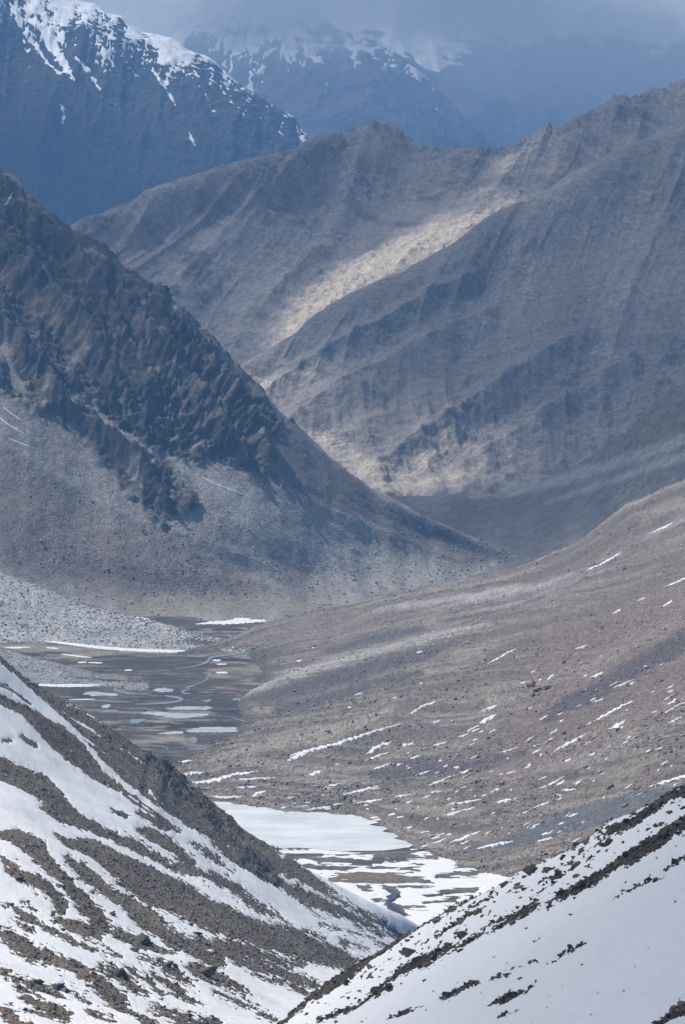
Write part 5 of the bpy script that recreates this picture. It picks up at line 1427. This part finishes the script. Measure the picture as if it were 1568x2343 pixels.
groups_ = {}
for x, y, r in others:
    groups_.setdefault(zone(x, y), []).append((x, y, r))
for zn, lst in groups_.items():
    lst.sort()
    for n_, (x, y, r) in enumerate(lst):
        i += 1
        th = {1: 'st', 2: 'nd', 3: 'rd'}.get((n_ + 1) % 10, 'th') if (n_ + 1) not in (11, 12, 13) else 'th'
        size_w = 'tiny' if r < 6 else 'small' if r < 12 else 'squat'
        block('boulder', NEARR, 784 + .5 * x, 1715.4 + .5 * y, r * 0.5, (rr.uniform(.85, 1.4), 1, rr.uniform(.6, 1.05)), rr.uniform(-0.7, 0.4), DARK[rr.randrange(4)], boulder_mat,
              '%s dark stone %s, %d%s from left' % (size_w, zn, n_ + 1, th), 'boulder', G, i)

crags = [
    (1010, 950, 62, (1.5, 1, .55), (0.12, 0.1, 0.085), 'large brown outcrop under a curved snow tongue, lower middle of the near left slope'),
    (850, 1195, 55, (1.5, 1, .5), (0.085, 0.08, 0.072), 'dark outcrop with a black hollow near the bottom of the near left slope'),
    (1450, 1175, 60, (1.7, 1, .5), (0.13, 0.1, 0.075), 'long brown outcrop low on the near left slope beside the right slope'),
    (1190, 1125, 36, (1.6, 1, .55), (0.12, 0.105, 0.082), 'olive brown outcrop above the long brown one'),
    (255, 1250, 42, (1.6, 1.4, .5), (0.1, 0.086, 0.07), 'low dark outcrop in the bottom left corner'),
    (400, 1290, 36, (1.6, 1, .5), (0.1, 0.086, 0.07), 'second low outcrop right of the corner outcrop, bottom left'),
    (650, 608, 26, (1.4, 1, .75), (0.3, 0.27, 0.235), 'pale smooth boulder on snow in the middle of the near left slope'),
    (380, 762, 20, (.9, 1, 1.1), (0.3, 0.275, 0.24), 'pale upright boulder at the left end of a rubble bank'),
    (440, 497, 22, (1.2, 1, .8), (0.2, 0.185, 0.165), 'grey boulder at the end of the upper left rubble tongue'),
    (125, 505, 34, (1.5, 1, .6), (0.11, 0.094, 0.08), 'dark brown outcrop at the left edge of the near slope'),
    (795, 762, 30, (1.5, 1, .6), (0.08, 0.074, 0.064), 'dark outcrop at the head of the curved snow tongue'),
    (1415, 905, 26, (1.1, 1, .9), (0.07, 0.065, 0.06), 'black boulder in the speckled snow, right of the near left slope'),
    (1360, 838, 16, (1.1, 1, .8), (0.07, 0.065, 0.06), 'small black boulder above the larger black one in speckled snow'),
    (960, 1020, 30, (1.6, 1, .5), (0.09, 0.08, 0.07), 'dark ledge just below the large brown outcrop'),
    (1240, 1130, 30, (1.5, 1, .6), (0.08, 0.075, 0.065), 'dark ledge right of the olive brown outcrop'),
    (620, 1200, 22, (1.5, 1, .6), (0.14, 0.12, 0.1), 'brown ledge in the lower rubble bank, left of the dark hollow'),
]
for x, y, r, stt, tone, lab in crags:
    i += 1
    nm = 'boulder' if 'boulder' in lab else 'rock_outcrop'
    block(nm, NEARL, .32 * x, 1850.2 + .32 * y, r * 0.32, stt, R(16) if nm == 'rock_outcrop' else 0.1, [c_ * 1.15 for c_ in tone], crag_mat, lab, 'boulder' if nm == 'boulder' else 'outcrop', 'rocks on the near left slope', i, 0.42 if nm == 'rock_outcrop' else 0.3, 14, 0.42)
for x, y, r, lab in [(1249, 1575, 9, 'bright orange rock outcrop in the middle of the stony hillside'), (1214, 1569, 11, 'duller tan outcrop left of the bright orange one'), (1230, 1580, 8, 'small tan outcrop between the two orange outcrops'),
                     (1395, 1800, 8, 'tan boulder above the slate scree, right hillside'), (1145, 1794, 7, 'brown boulder in the lower middle of the hillside'), (1430, 1845, 6, 'pale boulder lying on the slate scree')]:
    i += 1
    nm = 'boulder' if 'boulder' in lab else 'rock_outcrop'
    block(nm, RIGHT, x, y, r, (1.3, 1, .8), 0.2, (0.34, 0.25, 0.17) if 'orange' in lab else (0.3, 0.25, 0.2), crag_mat, lab, 'boulder' if nm == 'boulder' else 'outcrop', 'rocks on the stony hillside', i, 0.3, 12, 0.15)

# ================================================================== ground under everything
allz = [(L['P'][..., 2].min(), L['P'][..., 2].max()) for L in (FAR, SPUR_F, BLUE, RIDGE, SPUR, TERR, LEFT, FLOOR, FAN, FAN2, RIGHT, NEARL, NEARR)]
ZLO, ZHI = min(a for a, _ in allz), max(b for _, b in allz)
gme = make_mesh('ground', np.array([[-3900, 60, -14], [3900, 60, -14], [3900, 23800, -14], [-3900, 23800, -14]], float), np.array([[0, 1, 2, 3]]), floor_mat, np.full((4, 3), 0.15))
link('ground', gme, 'stony ground underlying the valley and its mountains', 'ground', kind='structure')

# ================================================================== clouds that shade the ridges
def volume_mat(name, color, density, aniso=0.0, absorb=1.0):
    mat = bpy.data.materials.new(name)
    mat.use_nodes = True
    t = mat.node_tree
    t.nodes.remove(t.nodes['Principled BSDF'])
    v = t.nodes.new('ShaderNodeVolumePrincipled')
    v.inputs['Color'].default_value = (*color, 1)
    v.inputs['Density'].default_value = density
    v.inputs['Anisotropy'].default_value = aniso
    v.inputs['Absorption Color'].default_value = (absorb, absorb, absorb, 1)
    t.links.new(v.outputs['Volume'], t.nodes['Material Output'].inputs['Volume'])
    return mat


ZC = ZHI + 500
SX, SY = sun_dir.x / sun_dir.z, sun_dir.y / sun_dir.z


def over(px, py, Y):
    """where a cloud must stand to shade the ground seen there"""
    p = at(px, py, Y)
    return (p[0] + SX * (ZC - p[2]), p[1] + SY * (ZC - p[2]))


def cloud(name, x0, x1, y0, y1, step, thick, mat, label):
    xs, ys = np.arange(x0, x1, step), np.arange(y0, y1, step)
    gx_, gy_ = np.meshgrid(xs, ys)
    T = thick(gx_, gy_)
    T[0] = T[-1] = -1
    T[:, 0] = T[:, -1] = -1
    hot = T > 0
    keep = hot[:-1, :-1] | hot[1:, :-1] | hot[1:, 1:] | hot[:-1, 1:]
    Tc = np.maximum(T, 18)
    n = gx_.size
    top = np.stack([gx_, gy_, ZC + 0.65 * Tc], -1).reshape(-1, 3)
    bot = np.stack([gx_, gy_, ZC - 0.35 * Tc], -1).reshape(-1, 3)
    V = np.concatenate([top, bot])
    a = np.arange(n).reshape(T.shape)
    b = a + n
    Ft = np.stack([a[:-1, :-1], a[:-1, 1:], a[1:, 1:], a[1:, :-1]], -1)[keep]
    Fb = np.stack([b[:-1, :-1], b[1:, :-1], b[1:, 1:], b[:-1, 1:]], -1)[keep]
    kp = np.pad(keep, 1)
    walls = []
    c_ = kp[1:-1, 1:-1]
    for dy, dx, p, q_ in ((-1, 0, (0, 0), (0, 1)), (1, 0, (1, 1), (1, 0)), (0, -1, (1, 0), (0, 0)), (0, 1, (0, 1), (1, 1))):
        nb_ = kp[1 + dy:kp.shape[0] - 1 + dy, 1 + dx:kp.shape[1] - 1 + dx]
        ii, jj = np.nonzero(c_ & ~nb_)
        u0, u1 = a[ii + p[0], jj + p[1]], a[ii + q_[0], jj + q_[1]]
        walls.append(np.stack([u0, u0 + n, u1 + n, u1], -1))
    F = np.concatenate([Ft, Fb] + walls)
    used = np.unique(F)
    rm = np.full(2 * n, -1)
    rm[used] = np.arange(len(used))
    me = make_mesh(name, V[used], rm[F], mat)
    return link(name, me, label, 'cloud', kind='stuff')


cloud_mat = volume_mat('cloud_vapour', (0.97, 0.97, 0.98), 0.0037, 0.3)
gap1 = [over(*p) for p in [(610, 830, 5900), (680, 760, 6020), (740, 690, 6150), (800, 640, 6260), (900, 590, 6400), (1000, 550, 6550), (1100, 505, 6700), (1200, 465, 6850), (1330, 395, 7000)]]
gap1 = [(x, y, w) for (x, y), w in zip(gap1, [40, 72, 90, 92, 86, 70, 36, 16, -20])]
gap2 = [over(*p) for p in [(600, 880, 5520), (690, 960, 5400), (760, 1020, 5330), (850, 1085, 5260), (960, 1060, 5270), (1060, 1000, 5300)]]
gap2 = [(x, y, w) for (x, y), w in zip(gap2, [60, 80, 85, 80, 55, 30])]
edge_pts = [over(*p) for p in [(-700, 600, 4550), (0, 620, 4430), (330, 720, 4480), (560, 900, 4560), (800, 1120, 4620), (1000, 1240, 4700), (1250, 1280, 4450), (1400, 1150, 4500), (1700, 1050, 4350), (3800, 900, 4200)]]


def deck(x, y):
    e = np.interp(x, [p[0] for p in edge_pts], [p[1] for p in edge_pts])
    q_ = np.stack([x, y, x * 0], -1)
    n_ = fbm(q_, 700, 4, 0.55, 2)
    d = np.minimum.reduce([(y - e) * 1.0, (8350 + 0.12 * x) - y, x + 3300, 3000 - x])
    T = np.clip(d * 1.1, -200, 300) + 70 * n_
    return np.minimum(T, -bands(x, y, [gap1, gap2], -500) * 2.4 + 25 * n_ + 70 * fbm(q_, 190, 3, 0.6, 66))


cloud('cloud', -3600, 3300, 4000, 8900, 40, deck, cloud_mat, 'broken cloud deck drifting above the ridges and shading them')
far_edge = [over(*p) for p in [(-300, 60, 12000), (0, 180, 11800), (300, 260, 11650), (520, 320, 11600), (760, 420, 11600), (1300, 500, 11600)]]


def deck_far(x, y):
    e = np.interp(x, [p[0] for p in far_edge], [p[1] for p in far_edge])
    q_ = np.stack([x, y, x * 0], -1)
    d = np.minimum.reduce([(e - y) * 1.0, y - 10300, x + 3300, 1500 - x])
    return np.clip(d * 0.8, -200, 330) + 60 * fbm(q_, 500, 4, 0.55, 4)


cloud('cloud', -3600, 1700, 10000, 13200, 60, deck_far, cloud_mat, 'cloud shading the lower face of the dark blue mountain')
near_c = over(1500, 2330, 640)


def small(x, y):
    q_ = np.stack([x, y, x * 0], -1)
    return 475 * np.minimum(0.75, 1 - np.hypot((x - near_c[0] - 60) / 330, (y - near_c[1] + 60) / 640)) + 18 * fbm(q_, 120, 3, 0.5, 5)


cloud('cloud', near_c[0] - 500, near_c[0] + 600, near_c[1] - 900, near_c[1] + 900, 25, small, cloud_mat, 'thin cloud veiling the sun above the near right slope')

# ================================================================== mist on the far mountain, and the blue air
mist_mat = volume_mat('mist_vapour', (0.96, 0.97, 0.98), 0.00045, 0.0)
for j, (px_, py_, Y_, rx, ry, rz) in enumerate([(400, -30, 14600, 700, 700, 290), (720, 40, 14300, 560, 400, 220), (640, 20, 14800, 620, 500, 240), (1000, -20, 14800, 560, 400, 210), (1330, 10, 14800, 900, 700, 400), (900, -110, 14600, 900, 600, 260), (1560, 90, 14900, 560, 500, 300), (1180, 50, 15000, 520, 500, 300)]):
    root = None
    for sh in (1.0, 0.8, 0.6, 0.4):
        v = ICO_V * (1 + 0.2 * fbm(ICO_V, 0.8, 3, 0.5, j + 2))[:, None] * np.array([rx, ry, rz]) * sh
        me = make_mesh('mist', v, ICO_F, mist_mat)
        if root is None:
            root = link('mist', me, 'pale mist bank hanging on the top of the highest mountain', 'mist', 'mist banks', 'stuff', loc=at(px_, py_, Y_))
        else:
            link('mist_core', me, parent=root)

veil = ICO_V * (1 + 0.12 * fbm(ICO_V, 0.8, 3, 0.5, 40))[:, None] * np.array([2600, 700, 520])
link('mist', make_mesh('mist', veil, ICO_F, volume_mat('thin_mist', (0.95, 0.97, 0.99), 0.00030)), 'wide thin veil of mist before the highest mountain', 'mist', 'mist banks', 'stuff', loc=at(1000, 40, 14000))

x0, x1, y0, y1, z0, z1 = -4000, 4000, -1500, 24200, ZLO - 1, max(ZHI, 2000) + 40
hv = np.array([[x, y, z] for z in (z0, z1) for y in (y0, y1) for x in (x0, x1)], float)
hf = np.array([[0, 2, 3, 1], [4, 5, 7, 6], [0, 1, 5, 4], [2, 6, 7, 3], [0, 4, 6, 2], [1, 3, 7, 5]])
haze = link('haze', make_mesh('haze', hv, hf, volume_mat('blue_air', (0.24, 0.55, 1.0), 5.3e-5, 0.0, 0.0), smooth=False), 'blue haze filling the valley air', 'haze', kind='stuff')
